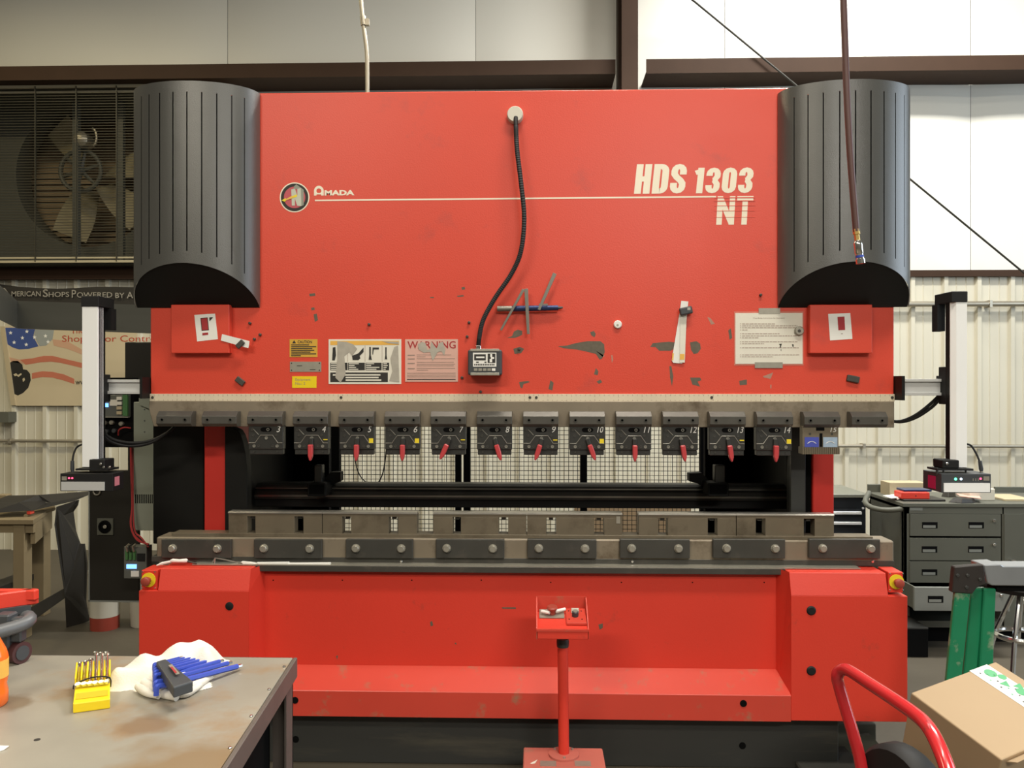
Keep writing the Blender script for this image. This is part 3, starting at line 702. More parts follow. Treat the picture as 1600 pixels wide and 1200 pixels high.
for s in ([(1105, 495), (1110, 497), (1117, 506), (1111, 507)], [(1192, 588), (1208, 582), (1204, 592), (1194, 590)], [(955, 555), (957, 555), (958, 562), (956, 567)], [(1203.5, 601), (1205.5, 601), (1205, 608), (1203.5, 606)], [(928, 545), (931, 548), (945, 556), (942, 558)]):
    ppoly('paint_scuff', s, YR - .0004, .0004, M['scuffl'], ram)

# side frames, throat liners, interior
SY = 3.57
x0, x1 = ax(319, SY), ax(355, SY)
box('side_frame', x0, x1, SY, SY + .28, .0, 1.44, M['redframe'], PB, .004)
x2, x3 = ax(1270, SY), ax(1303, SY)
box('side_frame', x2, x3, SY, SY + .28, .0, 1.44, M['redframe'], PB, .004)
for a_, b_ in ((x0, x1), (x2, x3)): box('frame_plate', a_, b_, SY + .28, 4.55, .0, 2.55, M['black'], PB)
# throat liner with the rounded top
def throat(xa, xb, flip):
    p = [(xa, .3), (xb, .3), (xb, 1.18)] + [(xb - (xb - xa) * .55 * (1 - math.cos(R(a))), 1.18 + .22 * math.sin(R(a))) for a in range(15, 91, 15)] + [(xa, 1.42)]
    if flip: p = [(xa + xb - x, z) for x, z in p]
    poly('throat_liner', p, SY - .03, SY + .03, M['black'], PB, .002)
throat(x1 + .001, ax(386, SY - .03), False)
throat(ax(1236, SY - .03), ax(1259, SY - .03), True)
box('liner_flange', ax(1236, SY - .05), ax(1258, SY - .05), SY - .05, SY - .03, .9, 1.45, M['base'], PB)
box('liner_gap', ax(1258, SY), x2 - .001, SY + .02, SY + .26, .3, 1.44, M['slot'], PB)
pbox('side_guard', 239, 640, 318.5, 850, 3.66, .25, M['black'], PB, .003)
# rear black covers either side of the mesh fence, unseen block added to keep the interior dark
pbox('rear_cover', 300, 560, 514, 900, 4.55, .05, M['slot'], PB)
pbox('rear_cover', 1102, 560, 1300, 900, 4.55, .05, M['slot'], PB)
box('interior_shade_block', x1, x2, 3.86, 4.6, 1.62, 2.45, M['black'], PB)
# back gauge
GY = 3.92
xa, xb = ax(388, GY), ax(1232, GY)
gz = lambda y: az(y, GY)
xprof('gauge_beam', [(GY, gz(781)), (GY, gz(769)), (GY + .02, gz(767)), (GY + .02, gz(761)), (GY + .05, gz(758)), (GY + .12, gz(758)), (GY + .12, gz(781))], xa, xb, M['steeld'], PB, .001)
box('gauge_highlight', xa, xb, GY - .004, GY, gz(777.5), gz(774.5), M['edge'], PB)  # bright strips paint the highlight lines along the beam
box('gauge_highlight', xa, xb, GY + .012, GY + .02, gz(765.5), gz(764), M['edge'], PB)
box('gauge_body', xa, xb, GY + .01, GY + .2, gz(794), gz(781), M['black'], PB, .002)
box('gauge_drive', xa + .1, xb - .3, GY + .25, GY + .35, gz(803), gz(797), M['black'], PB)
def finger(px0, px1, flip):
    f = pbox('gauge_finger', px0 - 3, 755, px1 + 3, 776, 3.79, .12, M['black'], PB, .004)
    pbox('finger_tip', px0, 757, px1, 772, 3.786, .004, M['slot'], f)
    pbox('finger_stop', px0 + 8, 727, px1 - 3, 757, 3.84, .05, M['steeld'], f, .003)
    s = (px1, px1 + 26) if not flip else (px0 - 32, px0)
    ppoly('finger_arm', [(s[0], 748), (s[0], 764), (s[1], 752), (s[1], 738), (s[0] + (s[1] - s[0]) * .4, 738)] if not flip else [(s[1], 752), (s[1], 768), (s[0] + 14, 756), (s[0], 752), (s[0], 740), (s[0] + 20, 739)], 3.9, .06, M['black'], f)
finger(483, 506, False); finger(1109, 1136, True)
# die rail and clamp plates on the bed
DY = 3.415
xa, xb = ax(237, DY), ax(1397, DY)
box('die_rail', xa + .02, xb, DY, DY + .12, az(879, DY), az(842, DY), M['rail'], PB, .006)
box('rail_cap', ax(266, DY), ax(1366, DY), DY + .012, DY + .09, az(842, DY), az(836.5, DY), M['steel'], PB, .001)
box('rail_foot', xa, xb, DY - .002, DY + .15, az(881, DY), az(872.5, DY), M['steeld'], PB, .001)
plates = [(252, 361), (396.5, 503), (540, 645), (681, 788), (824, 932), (968.5, 1078), (1114, 1227), (1264, 1375.5)]
bolts = [(270, 340), (412.5, 484), (556, 627), (698, 770), (842, 914), (987, 1060), (1135, 1211), (1285, 1360)]
for (a, b), bb in zip(plates, bolts):
    zc_ = az(857.5, 3.395, (a + b) / 2)
    o = box('clamp_plate', ax(a, 3.395), ax(b, 3.395), 3.395, DY, zc_ - .041, zc_ + .04, M['steeld'], PB, .0025)
    for q in bb:
        c = Vector((ax(q, 3.395), 3.395, zc_ + .002))
        lathe('hex_bolt', [(.0185, 0), (.0185, .004), (.0155, .004), (.0155, .014), (.0125, .018)], c, (0, -1, 0), M['plate'], o, 12, False)
for px in (627, 988, 1363): disc('screw', at(px, 877, DY - .002), .006, .006, M['chrome'], PB, 10)
# table edge
LY = 3.36
ea, eb = ax(266, LY), ax(1396, LY)
box('table_edge', ax(393, LY), ax(1229, LY), LY, LY + .1, az(895.5, LY), az(886, LY), M['steeld'], PB, .0015)
box('table_top', ax(300, LY), ax(1345, LY), LY + .001, LY + .2, az(886, LY), az(884.5, LY), M['plate'], PB)  # lighter metal than the edge below, painting its lit top
# bed
BXL, BXR = ax(217, 3.28), ax(1418, 3.28)
cl, cr = ax(394, YR), ax(1229, YR)
tz = az(893, YR)
box('bed_panel', cl - .02, cr + .02, YR - .005, YR + .3, .2, az(893, YR) - .003, M['redbed'], PB)
e1, e2 = az(1040, YR), az(1082.5, 3.275)
e3 = az(1123, 3.275)
xprof('bed_ledge', [(YR, e1), (3.275, e2), (3.275, e3), (YR, e3)], ax(389, 3.28) + .001, ax(1236, 3.28) - .001, M['redworn'], PB, .0015)
for px, py in ((1161.5, 1099), (461, 1094)):
    p = at(px, py, 3.275); disc('hole_plug', p, .014, .003, M['slot'], PB, 16)
for px in (427, 535, 643.5, 752, 860.5, 971, 1082, 1194):
    p = at(px, 910 if px > 800 else 906.5, YR - .005); disc('screw_hole', p, .003, .001, M['slot'], PB, 8)
SB = [[(672, 972), (675, 970), (677, 977), (673, 979)], [(784, 949), (806, 949), (806, 951.5), (785, 951)], [(935, 976), (942, 974), (942, 981), (937, 984)], [(525, 1025), (528, 1024), (527, 1031)], [(710, 1005), (713, 1004), (713, 1008)]]
for s in SB: ppoly('paint_scuff', s, YR - .0056, .0005, M['scuff'], PB)
def bedbox(x_out, x_in, side):
    ztop = az(895, 3.305, 1310); zf = az(931, 3.28, 1310); zb_ = az(1127, 3.28, 1310)
    lip = .028 * (1 if side < 0 else -1)
    notch = abs(x_out - (ax(246.5, 3.28) if side < 0 else ax(1388, 3.28)))
    # main block
    xo, xi = min(x_out, x_in), max(x_out, x_in)
    o = box('bed_box', xo, xi, 3.28, 3.9, zb_, zf, M['redbed'], PB, .0015)
    a, b = (xo + notch, xi) if side < 0 else (xo, xi - notch)
    xprof('sloped_top', [(3.28, zf), (3.305, ztop), (3.60, ztop), (3.60, zf)], a, b, M['redbed'], o, .0015)
    # bevelled inner return
    q = x_in
    V = [(q, 3.28, zb_), (q, 3.28, zf), (q, 3.305, ztop), (q + lip, YR, ztop), (q + lip, YR, zb_)]
    mesh('inner_return', V, [(0, 1, 2, 3, 4)], M['redbed'], o)
    return o
bl = bedbox(BXL, ax(389, 3.28), -1); br = bedbox(BXR, ax(1236, 3.28), 1)
for px, py, par in ((358.5, 947, bl), (1267.5, 954, br), (1267.5, 1048, br)):
    lathe('hole_plug', [(.019, 0), (.019, .002), (.014, .006)] if par is br else [(.017, 0), (.017, .002), (.015, .003)], at(px, py, 3.28), (0, -1, 0), M['rubber'], par, 20)
# emergency stops
for a, b, ya, yb, cx, cy in ((221, 246, 891, 921, 232.5, 906), (1388, 1411, 894, 926, 1400.5, 909)):
    e = pbox('emergency_stop', a, ya, b, yb, 3.30, .1, M['redbed'], PB, .002); e['label'] = 'emergency stop with yellow plate'
    p = at(cx, cy, 3.30)
    lathe('yellow_plate', [(.030, 0), (.030, .003)], p, (0, -1, 0), M['yellow'], e, 24)
    lathe('stop_button', [(.012, 0), (.012, .02), (.0185, .022), (.0185, .034), (.014, .037)], p, (0, -1, 0), M['estop'], e, 20)
    for dx in (-.026, .026):
        for dz in (-.034, .034): disc('screw', p + Vector((dx, 0, dz)), .003, .002, M['chrome'], e, 8)
# base frame and feet
xa, xb = ax(300, 3.36), ax(1310, 3.36)
bf = box('base_frame', xa, xb, 3.36, 4.6, .0, .245, M['base'], PB, .003)
for px, py in ((462, 1155), (1160, 1165)): disc('hole_plug', at(px, py, 3.36), .014, .003, M['slot'], bf, 16)
pbox('foot_bracket', 1306, 1131, 1369, 1180, 3.5, .2, M['greyp'], PB, .003)
box('foot_plate', ax(1250, 3.3), ax(1352, 3.3), 3.22, 3.55, 0, .032, M['steeld'], PB, .006)
ppoly('foot_gusset', [(1345, 1150), (1360, 1148), (1388, 1178), (1388, 1196), (1345, 1196)], 3.45, .02, M['greyp'], PB)

# ------------------------------------------------------------------ punch holders on the ram
HYF = 3.345
X0, X15 = ax(273, HYF), ax(1357.5, HYF); pitch = (X15 - X0) / 15
zbt, zbb = az(643, HYF), az(663.5, HYF)
bw = .0735
def clamp_bar(x, parent):
    o = xprof('clamp_bar', [(HYF - .012, zbb + .003), (HYF - .012, zbt - .020), (HYF + .010, zbt), (HYF + .042, zbt), (HYF + .042, zbb - .01), (HYF + .004, zbb - .01)], x - bw, x + bw, M['holderbar'], parent, .001)
    for s in (-1, 1):
        lathe('socket_bolt', [(.0085, 0), (.0085, .002), (.005, .002), (.0048, -.004)], (x + s * .049, HYF - .012, zbb + .019), (0, -1, 0), M['steeld'], o, 12)
    return o
zh0, zh1 = az(711, HYF + .004), zbb - .005
hm = (zh0 + zh1) / 2
def holder(x, lever, label):
    t = thing('punch_holder', (x, HYF, zh0), label, 'tool holder', 'punch holders along the ram')
    clamp_bar(x, t)
    f = HYF + .004
    body = boxes('holder_body', [(x - bw, x + bw, f, f + .038, zh0 + .022, zh1), (x - bw + .003, x + bw - .003, f + .004, f + .036, zh0, zh0 + .022)], M['holder'], t, .002)
    zr = lambda q: zh0 + (zh1 - zh0) * q
    V, Fc = [], []
    for P in ([(-bw + .002, .40), (-.045, .40), (-.022, .66), (.030, .66), (.052, .40), (bw - .002, .40)], [(-.052, .87), (-.030, .68)]):
        a, b = tube_data([(x + p, f - .0006, zr(q)) for p, q in P], .0017, 5); n_ = len(V); V += a; Fc += [tuple(i + n_ for i in q) for q in b]
    mesh('milled_edge', V, Fc, M['ridge'], body)
    slot = [(x + sx * .012 + .012 * math.cos(R(a)) + .002, zr(.86) + .0095 * math.sin(R(a))) for sx, r0 in ((1, -90), (-1, 90)) for a in range(r0, r0 + 181, 30)]
    poly('slot', slot, f - .001, f + .004, M['slot'], body)
    for p, q, r in ((.010, .86, .0065), (-.058, .86, .006), (-.052, .66, .005), (.045, .67, .005), (-.049, .29, .0068), (-.030, .29, .006), (.030, .29, .006), (.049, .29, .0068), (-.049, .10, .0035), (.049, .10, .0035), (.003, .57, .007)):
        c = Vector((x + p, f, zr(q)))
        lathe('socket_bolt', [(r, 0), (r, .0022), (r * .6, .0022), (r * .55, 0.0005)], c, (0, -1, 0), M['ridge'] if r > .0062 else M['steeld'], body, 10)
    if lever is not None:
        pv = Vector((x + .003, f - .004, zr(.50)))
        rot = Matrix.Translation(pv) @ Matrix.Rotation(R(lever), 4, 'Y') @ Matrix.Translation(-pv)
        w = .010
        pts = [(pv.x - w, pv.z - .018), (pv.x + w, pv.z - .018), (pv.x + w * 1.05, pv.z - .05), (pv.x + w * .9, pv.z - .068), (pv.x + .002, pv.z - .086), (pv.x - .003, pv.z - .086), (pv.x - w * .95, pv.z - .065)]
        poly('lever_arm', [(pv.x - .008, pv.z + .008), (pv.x + .008, pv.z + .008), (pv.x + .008, pv.z - .03), (pv.x - .008, pv.z - .03)], f - .014, f - .002, M['holder'], t, .0015, rot)
        poly('lever', pts, f - .030, f - .010, M['lever'], t, .003, rot)
    return t, f, zr
levers = {4: 0, 5: 0, 6: 0, 7: 24, 8: -17, 9: 18, 10: -20, 11: 0, 12: -9, 13: -8, 14: 1}
tags = {4: 'thin', 5: 1, 6: 1, 7: 'thin', 9: 'thin', 10: 1, 13: 'thin', 14: 1}
for k in range(16):
    x = X0 + pitch * k; no = k + 1
    if no in (1, 2, 16):
        t = thing('ram_clamp', (x, HYF, zbb), {1: 'empty dark clamp bar at the end of the ram beside the electrical cabinet', 2: 'empty dark clamp bar next to the holder numbered three', 16: 'empty dark clamp bar at the end of the ram beyond the blue stickered holder'}[no], 'clamp', 'empty ram clamps')
        clamp_bar(x, t)
    elif no == 15:
        t = thing('punch_holder', (x, HYF, zh0), 'bare steel punch holder chalked with number fifteen, two blue stickers and ribbed foot', 'tool holder', 'punch holders along the ram')
        clamp_bar(x, t); f = HYF + .006
        zq = lambda y: az(y, f, 1282)
        pl = box('holder_body', x - .076, x + .072, f, f + .036, zq(705), zh1, M['steel'], t, .0015)
        b1 = box('slot', x - .006, x + .006, f - .0012, f + .01, zq(698), zq(677), M['slot'], pl)
        box('slot', x - .02, x + .014, f - .001, f + .01, zq(673), zq(668), M['slot'], pl)
        for s in (-1, 1):
            disc('pin', Vector((x + s * .045, f, zq(678))), .005, .001, M['steeld'], pl, 10)
        for s, m_, lab in ((-1, 'bluesticker', 'deep blue sticker'), (1, 'palesticker', 'pale blue sticker')):
            st = box('sticker', x + s * .038 - .029, x + s * .038 + .029, f - .001, f, zq(698.5), zq(683), M[m_], pl)
            cx_ = x + s * .038; cz_ = zq(691.5)
            st['label'] = lab
            tube('sticker_swoosh', [(cx_ - .018 + .036 * i / 8, f - .0012, cz_ - .004 + .009 * math.sin(i / 8 * math.pi)) for i in range(9)], .0016, M['white'], pl, 4)
        L = []
        for i in range(20):
            xx = x - .078 + i * .0077; L.append((xx, xx + .0058, f - .008, f + .045, zq(709.5), zq(699)))
        r_ = boxes('ribbed_foot', L, M['steel'], t)
        box('foot_core', x - .077, x + .074, f - .003, f + .044, zq(708.5), zq(698.5), M['steeld'], t)
        text('chalk_number', '15', x + .038, x + .064, zq(675), zq(668), f - .001, M['white'], t, shear=.2)
    else:
        lab = {3: 'black punch holder chalked with number three, without a red lever'}.get(no)
        if not lab:
            a = levers[no]; W_ = 'zero one two three four five six seven eight nine ten eleven twelve thirteen fourteen fifteen'.split(); lab = 'black punch holder chalked with number %s, red lever %s' % (W_[no], 'hanging straight' if abs(a) < 4 else ('tilted toward holder %s' % W_[no - 1 if a > 0 else no + 1]))
        t, f, zr = holder(x, levers.get(no), lab)
        w = .016 if no < 10 else .026
        text('chalk_number', str(no), x + .055 - w / 2, x + .055 + w / 2, zr(.77), zr(.98), f - .0008, M['white'], t, shear=.25)
        if no in tags:
            h = (.50, .535) if tags[no] == 'thin' else (.40, .56)
            box('yellow_tag', x + .052, x + .070, f - .0015, f, zr(h[0]), zr(h[1]), M['yellow'], t)

# ------------------------------------------------------------------ lower dies on the rail
DF = 3.435
zd0, zd1 = az(837, DF), az(802.5, DF)
dies = [((357, 503), ((386.5, 399), (460, 474)), 'end die block next to the red side frame with two slots'),
        ((504, 651.5), ((534.5, 548.5), (607.5, 622)), 'die block before the first gap in the die row'),
        ((677, 822.5), ((707.5, 720), (779, 794)), 'die block just after the first gap in the die row'),
        ((823.5, 972), ((853.5, 869), (928.5, 944)), 'die block before the second gap with a small bright tag'),
        ((998, 1150), ((1028.5, 1043.5), (1106, 1121)), 'die block just after the second gap in the die row'),
        ((1151, 1303), ((1181, 1196), (1256, 1273)), 'end die block nearest the black toolbox with two slots')]
for (a, b), sl, lab in dies:
    t = thing('die_block', (ax((a + b) / 2, DF), DF, zd0), lab, 'die', 'lower dies on the rail')
    xa, xb = ax(a, DF), ax(b, DF); L = []
    zs1, zs0 = az(808.5, DF), az(836, DF)
    cuts = [xa] + [ax(q, DF) for s in sl for q in s] + [xb]
    for i in range(0, len(cuts), 2): L.append((cuts[i], cuts[i + 1], DF, DF + .055, zd0, zs1))
    L.append((xa, xb, DF, DF + .055, zs1, zd1 - .004))
    boxes('die_body', L, M['steel'], t, .0008)
    xprof('die_shoulder', [(DF - .004, zd1 - .004), (DF - .004, zd1 - .001), (DF + .002, zd1 + .004), (DF + .05, zd1 + .004), (DF + .05, zd1 - .004)], xa - .001, xb + .001, M['edge'], t)  # brighter metal paints the lit top edge of the die
    for s in sl:
        xm = ax((s[0] + s[1]) / 2, DF)
        xprof('slot_pin', [(DF + .015, zs1 - .012), (DF + .04, zs1 - .012), (DF + .04, zs1), (DF + .015, zs1)], xm - .009, xm + .009, M['steeld'], t)
    if a > 820 and a < 830: pbox('bright_tag', 963, 807, 969, 818, DF - .002, .002, M['plate'], t)

# ------------------------------------------------------------------ mesh fence behind the machine
MY = 5.2
t = thing('mesh_fence', (0, MY, 0), 'black wire mesh safety fence behind the back gauge', 'fence')
for a, b in ((516, 530), (711, 720), (724, 734.5), (907, 917.5), (1095, 1108)):
    box('post', ax(a, MY), ax(b, MY), MY, MY + .06, 0, 2.1, M['slot'], t, .002)
for a, b in ((530, 711), (734.5, 907), (917.5, 1095)):
    x0, x1 = ax(a, MY), ax(b, MY); L = []
    x = x0
    while x < x1: L.append((x - .0017, x + .0017, MY + .03, MY + .034, .45, 1.6)); x += .0292
    z = .45
    while z < 1.6: L.append((x0, x1, MY + .026, MY + .03, z - .0017, z + .0017)); z += .0292
    o = boxes('wire_mesh', L, M['wire'], t); o['kind'] = 'stuff'
x0, x1 = ax(530, MY), ax(1095, MY)
box('fence_rail', x0, x1, MY - .01, MY + .03, .40, .45, M['slot'], t)
tube('hanging_cable', [at(553, 690, 5.222), at(556, 725, 5.222), at(566, 748, 5.222), at(585, 758, 5.222), at(598, 740, 5.222), at(604, 700, 5.222)], .004, M['rubber'], None, 6, 5)
bpy.data.objects['hanging_cable']; tag(bpy.data.objects['hanging_cable'], 'thin dark cable looping in front of the mesh fence', 'cable')

# ------------------------------------------------------------------ things held on the ram
def onz(px, py, z):
    u, v = (px - 800) / F, (600 - py) / F
    t = (z - CAMZ) / v
    return Vector((t * (u * math.cos(YAW) - math.sin(YAW)), t * (u * math.sin(YAW) + math.cos(YAW)), z))
g = thing('position_gauge', at(758, 588, YR), 'small digital gauge box on a black gooseneck cable', 'gauge')
lathe('cable_mount', [(.034, 0), (.034, .030), (.031, .034)], at(805, 182, YR), (0, -1, 0), M['bucket'], g, 24)
tube('gooseneck', [at(806, 184, YR - .03), at(806, 196, YR - .055), at(808, 235, YR - .07), at(814, 285, YR - .08), at(819, 340, YR - .08), at(814, 392, YR - .075), at(799, 428, YR - .06), at(774, 465, YR - .05), at(755, 500, YR - .045), at(748.5, 530, YR - .04), at(747.5, 545, YR - .035)], .0095, M['rubber'], g, 10, 7)
P = curve_pts([at(806, 196, YR - .055), at(808, 235, YR - .07), at(814, 285, YR - .08), at(819, 340, YR - .08), at(814, 392, YR - .075), at(799, 428, YR - .06), at(774, 465, YR - .05), at(755, 500, YR - .045), at(748.5, 530, YR - .04)], 14)
V, Fc = [], []
for i in range(1, len(P) - 1):
    a, b = tube_data([P[i], P[i] + (P[i + 1] - P[i]) * .42], .0104, 10); n = len(V); V += a; Fc += [tuple(k + n for k in q) for q in b]
mesh('gooseneck_rings', V, Fc, M['dgrey'], g, smooth=True)['kind'] = 'stuff'
pbox('cable_gland', 744, 540, 751, 546, YR - .05, .03, M['chrome'], g, .001)
b = pbox('gauge_case', 731, 546.5, 784, 586, YR - .075, .072, M['dgrey'], g, .007, 3)
for a, c in ((545, 549), (582.5, 586.5)): pbox('chrome_strip', 735, a, 780, c, YR - .078, .004, M['plate'], g, .001)
s = pbox('gauge_screen', 739, 551, 775.5, 573, YR - .0765, .002, M['white'], g)
bars('screen_graphic', [(741, 553.5, 759, 563), (762, 552.5, 774, 567), (744, 565, 748, 567), (757, 565, 760, 567)] + [(741 + i * 2.7, 568.5, 742.8 + i * 2.7, 571) for i in range(12)], YR - .0772, M['ink'], s)
bars('screen_graphic', [(744, 557, 757, 559.5), (766, 553, 769, 558), (767, 558, 772, 561), (765, 561, 769, 566)], YR - .078, M['white'], s)
for i in range(5): pbox('button', 740.5 + i * 7, 575.5, 746 + i * 7, 579.5, YR - .0775, .003, M['plate'] if i < 4 else M['white'], g)
# papers and magnets
def paper(name, pts, Y, m, label, cat, group=None):
    t = thing(name, at(*pts[0], Y), label, cat, group)
    ppoly('sheet', pts, Y, .0006, m, t); return t
PP = YR - .0358
t = paper('instruction_card', [(303.5, 492), (336, 490), (340.5, 530), (308, 533.5)], PP, M['white'], 'small white card with a crimson rectangle near the dark bar magnets', 'card')
ppoly('printed_frame', [(313, 497), (324.5, 496), (326.5, 516), (315, 517)], PP - .0005, .0003, M['ink'], t)
ppoly('printed_block', [(314, 498), (323.5, 497), (325.3, 515), (316, 516)], PP - .001, .0003, M['inkred'], t)
ppoly('printed_block', [(316, 520.5), (325, 519.5), (325.3, 523), (316.3, 524)], PP - .001, .0003, M['inkred'], t)
ppoly('printed_corner', [(327, 496), (333, 495.5), (327.5, 502)], PP - .001, .0003, M['ink'], t)
t = paper('instruction_card', [(1294, 490.5), (1328.5, 489), (1332, 529.5), (1297, 532)], PP, M['white'], 'small white card with a crimson rectangle beside the typed notice', 'card')
ppoly('printed_block', [(1308.5, 495), (1319.5, 494.5), (1320.5, 515.5), (1310, 516)], PP - .0005, .0003, M['inkred'], t)
ppoly('printed_mark', [(1314, 521), (1317, 520.8), (1317, 522), (1314, 522)], PP - .0005, .0003, M['inksoft'], t)
t = paper('paper_strip', [(347, 522), (390, 533), (388, 544), (345, 532)], PP - .003, M['white'], 'white paper strip under a dark bar magnet at the red plate', 'paper')
def barmag(px, py, w, h, ang, label, Y=YR):
    c = at(px, py, Y); w *= YR / F; h *= YR / F
    xf = Matrix.Translation(c) @ Matrix.Rotation(R(ang), 4, 'Y') @ Matrix.Translation(-c)
    o = box('bar_magnet', c.x - w / 2, c.x + w / 2, Y - .012, Y, c.z - h / 2, c.z + h / 2, M['magnet'], None, .003, xf, 2)
    return tag(o, label, 'magnet', 'bar magnets on the ram')
barmag(376, 538, 14, 8, -45, 'dark bar magnet pinning the white paper strip', YR - .039)
barmag(376, 595.5, 15, 9, 38, 'dark bar magnet alone above the scale near the emblem side')
barmag(1332, 592, 19, 10, 12, 'dark oval magnet alone above the scale near the silver arm')
t = thing('button_magnet', at(965, 507, YR), 'round white button magnet alone on the red ram', 'magnet')
disc('magnet_body', at(965, 507, YR), .017, .012, M['white'], t, 24, .003); disc('magnet_eye', at(965, 508, YR - .012), .005, .0005, M['plate'], t, 10)
t = thing('notice_sheet', at(1200, 568, YR), 'large typed notice in a clear sleeve taped to the ram', 'notice')
NY = YR - .0025
pbox('clear_sleeve', 1147, 486.5, 1255.5, 571, YR - .0012, .001, mat('clear_plastic', (.62, .20, .15), .15, var=.05), t)
pbox('sheet', 1149, 489, 1254, 568.5, NY, .001, M['notice'], t)
ptext('typed_heading', 'Press Brake Instructions for Operators', 1177, 496, 1226, 498.5, NY - .0004, M['inksoft'], t)
L = []; random.seed(11)
for y, w in ((505.5, 52), (508.5, 86), (511.5, 84), (515, 8), (521, 58), (524.3, 86), (527.3, 26), (533.5, 86), (536.5, 34), (543, 88), (554, 90), (557, 48)):
    L.append((1156.5, y, 1158, y + 1)); x = 1159.5
    while x < 1159.5 + w:
        q = random.uniform(2.5, 7); L.append((x, y, min(x + q, 1160 + w), y + 1.1)); x += q + .9
bars('typed_lines', L, NY - .0004, M['inksoft'], t)['kind'] = 'stuff'
for pts in ([(1217, 537.5), (1222, 537), (1221, 539), (1220, 543), (1218, 543), (1219, 540)], [(1219.5, 546), (1221, 546), (1220.5, 549)], [(1237.5, 538), (1240, 538), (1240, 542), (1238.5, 542)]):
    ppoly('ink_blot', pts, NY - .0005, .0004, M['ink'], t)
pbox('grey_tape', 1185.5, 481.5, 1219, 490.5, NY - .001, .001, M['plate'], t); pbox('grey_tape', 1179.5, 566, 1223, 575, NY - .001, .001, M['plate'], t)
t = thing('button_magnet', at(1248, 517, NY), 'round silver button magnet on the edge of the typed notice', 'magnet')
disc('magnet_body', at(1248, 517, NY - .001), .019, .012, M['plate'], t, 24, .003); disc('magnet_eye', at(1249, 517, NY - .013), .007, .0006, M['magnet'], t, 10)
t = thing('tag_strips', at(1063, 567, YR), 'bundle of white paper tags with orange ends hanging from a black clip', 'tags')
ppoly('paper_tag', [(1064.5, 470), (1075.5, 471), (1066, 568), (1052, 567), (1049.5, 563), (1060, 500)], YR - .006, .0008, M['white'], t)
ppoly('paper_tag', [(1063, 490), (1073, 490), (1070, 566.5), (1062, 566.5)], YR - .009, .0008, M['notice'], t)
ppoly('orange_end', [(1062.3, 553), (1069.6, 553), (1069.3, 562), (1062, 562)], YR - .0096, .0005, M['orange'], t)
ppoly('orange_end', [(1050.5, 552), (1053, 552), (1052, 563), (1050, 563)], YR - .0066, .0005, M['orange'], t)
c = at(1071, 486, YR - .01); xf = Matrix.Translation(c) @ Matrix.Rotation(R(-12), 4, 'Y') @ Matrix.Translation(-c)
box('black_clip', c.x - .027, c.x + .027, YR - .03, YR - .01, c.z - .016, c.z + .016, M['dgrey'], t, .006, xf, 3)
pbox('clip_highlight', 1074, 480.5, 1079, 484.5, YR - .0305, .001, M['plate'], t)
t = thing('marker_pen', at(826, 486, YR), 'dark blue marker pen held by magnet flat against the ram', 'pen')
tube('pen_barrel', [at(800, 482.5, YR - .02), at(802, 482.3, YR - .02), at(872, 481, YR - .02)], [.012, .013, .0115], M['bluepen'], t, 10)
tube('pen_cap', [at(777, 482.5, YR - .02), at(800, 482.4, YR - .02)], .0125, M['greysteel'], t, 10)
tube('pen_tip', [at(872, 481, YR - .02), at(879.5, 480.5, YR - .02)], [.007, .004], M['dgrey'], t, 8)
pbox('pen_clip', 842, 474.5, 856, 477, YR - .036, .004, M['greysteel'], t)
def strip(p0, p1, w, Y, label):
    a, b = at(*p0, Y), at(*p1, Y); d = (b - a).normalized(); s = Vector((-d.z, 0, d.x)) * w * YR / F / 2
    V = [a - s, a + s, b + s * .7, b - s * .7]; V += [v + Vector((0, .003, 0)) for v in V]
    tag(mesh('steel_feeler', V, BF, M['greysteel'], None, bev=.0006), label, 'gauge strip', 'steel strips stuck over the pen')
strip((822, 451), (825.5, 522), 6, YR - .036, 'grey steel strip standing upright across the pen')
strip((818, 452), (782.5, 516), 4.5, YR - .042, 'thin grey steel strip leaning away from the cable across the pen')
strip((867, 427), (842, 484), 6, YR - .038, 'grey steel strip leaning high above the pen tip')

# clutter on the table edge of the machine
t = thing('rag_strip', at(440, 884, 3.37), 'white rag strips lying on the machine table edge', 'rag')
for pts in ([(376, 878), (390, 879), (400, 881), (440, 880), (440, 884.5), (395, 885), (380, 882)], [(400, 879.5), (450, 879), (452, 883), (420, 885), (405, 883)], [(440, 880.5), (515, 880), (516, 883), (470, 884.5), (440, 885)]):
    ppoly('rag_fold', pts, 3.365 + .006 * random.random(), .02, M['white'], t, .001)
t = thing('bent_wire_bracket', at(350, 884, 3.38), 'bent steel wire bracket on the machine table edge', 'bracket')
tube('wire', [at(329, 883, 3.385), at(336, 872, 3.385), at(352, 874.5, 3.385), at(372, 879.5, 3.385)], .0028, M['edge'], t, 6)
tube('wire', [at(335, 882, 3.375), at(336, 872, 3.375)], .0028, M['edge'], t, 6)
box('bracket_base', ax(320, 3.37), ax(377, 3.37), 3.37, 3.385, az(885, 3.37, 350), az(881.5, 3.37, 350), M['steeld'], t)
t = thing('hand_tool', at(284, 884, 3.37), 'small white handled tool on the machine corner beside the wire bracket', 'tool')
tube('handle', [at(267, 876.5, 3.36), at(270, 876, 3.36), at(280, 876.5, 3.36), at(291, 876, 3.36), at(293, 876, 3.36)], [.006, .0085, .0075, .009, .006], M['white'], t, 10)
tube('shank', [at(293, 877, 3.36), at(307, 880.5, 3.36)], .004, M['steeld'], t, 6)
tube('blade', [at(268, 877, 3.36), at(254, 880, 3.35), at(245, 883.5, 3.35)], [.005, .006, .003], M['white'], t, 6)

# ------------------------------------------------------------------ laser sensor columns on both ends of the ram
def led(px, py, Y, r, m, par):
    return disc('indicator_light', at(px, py, Y), r, .002, m, par, 10)
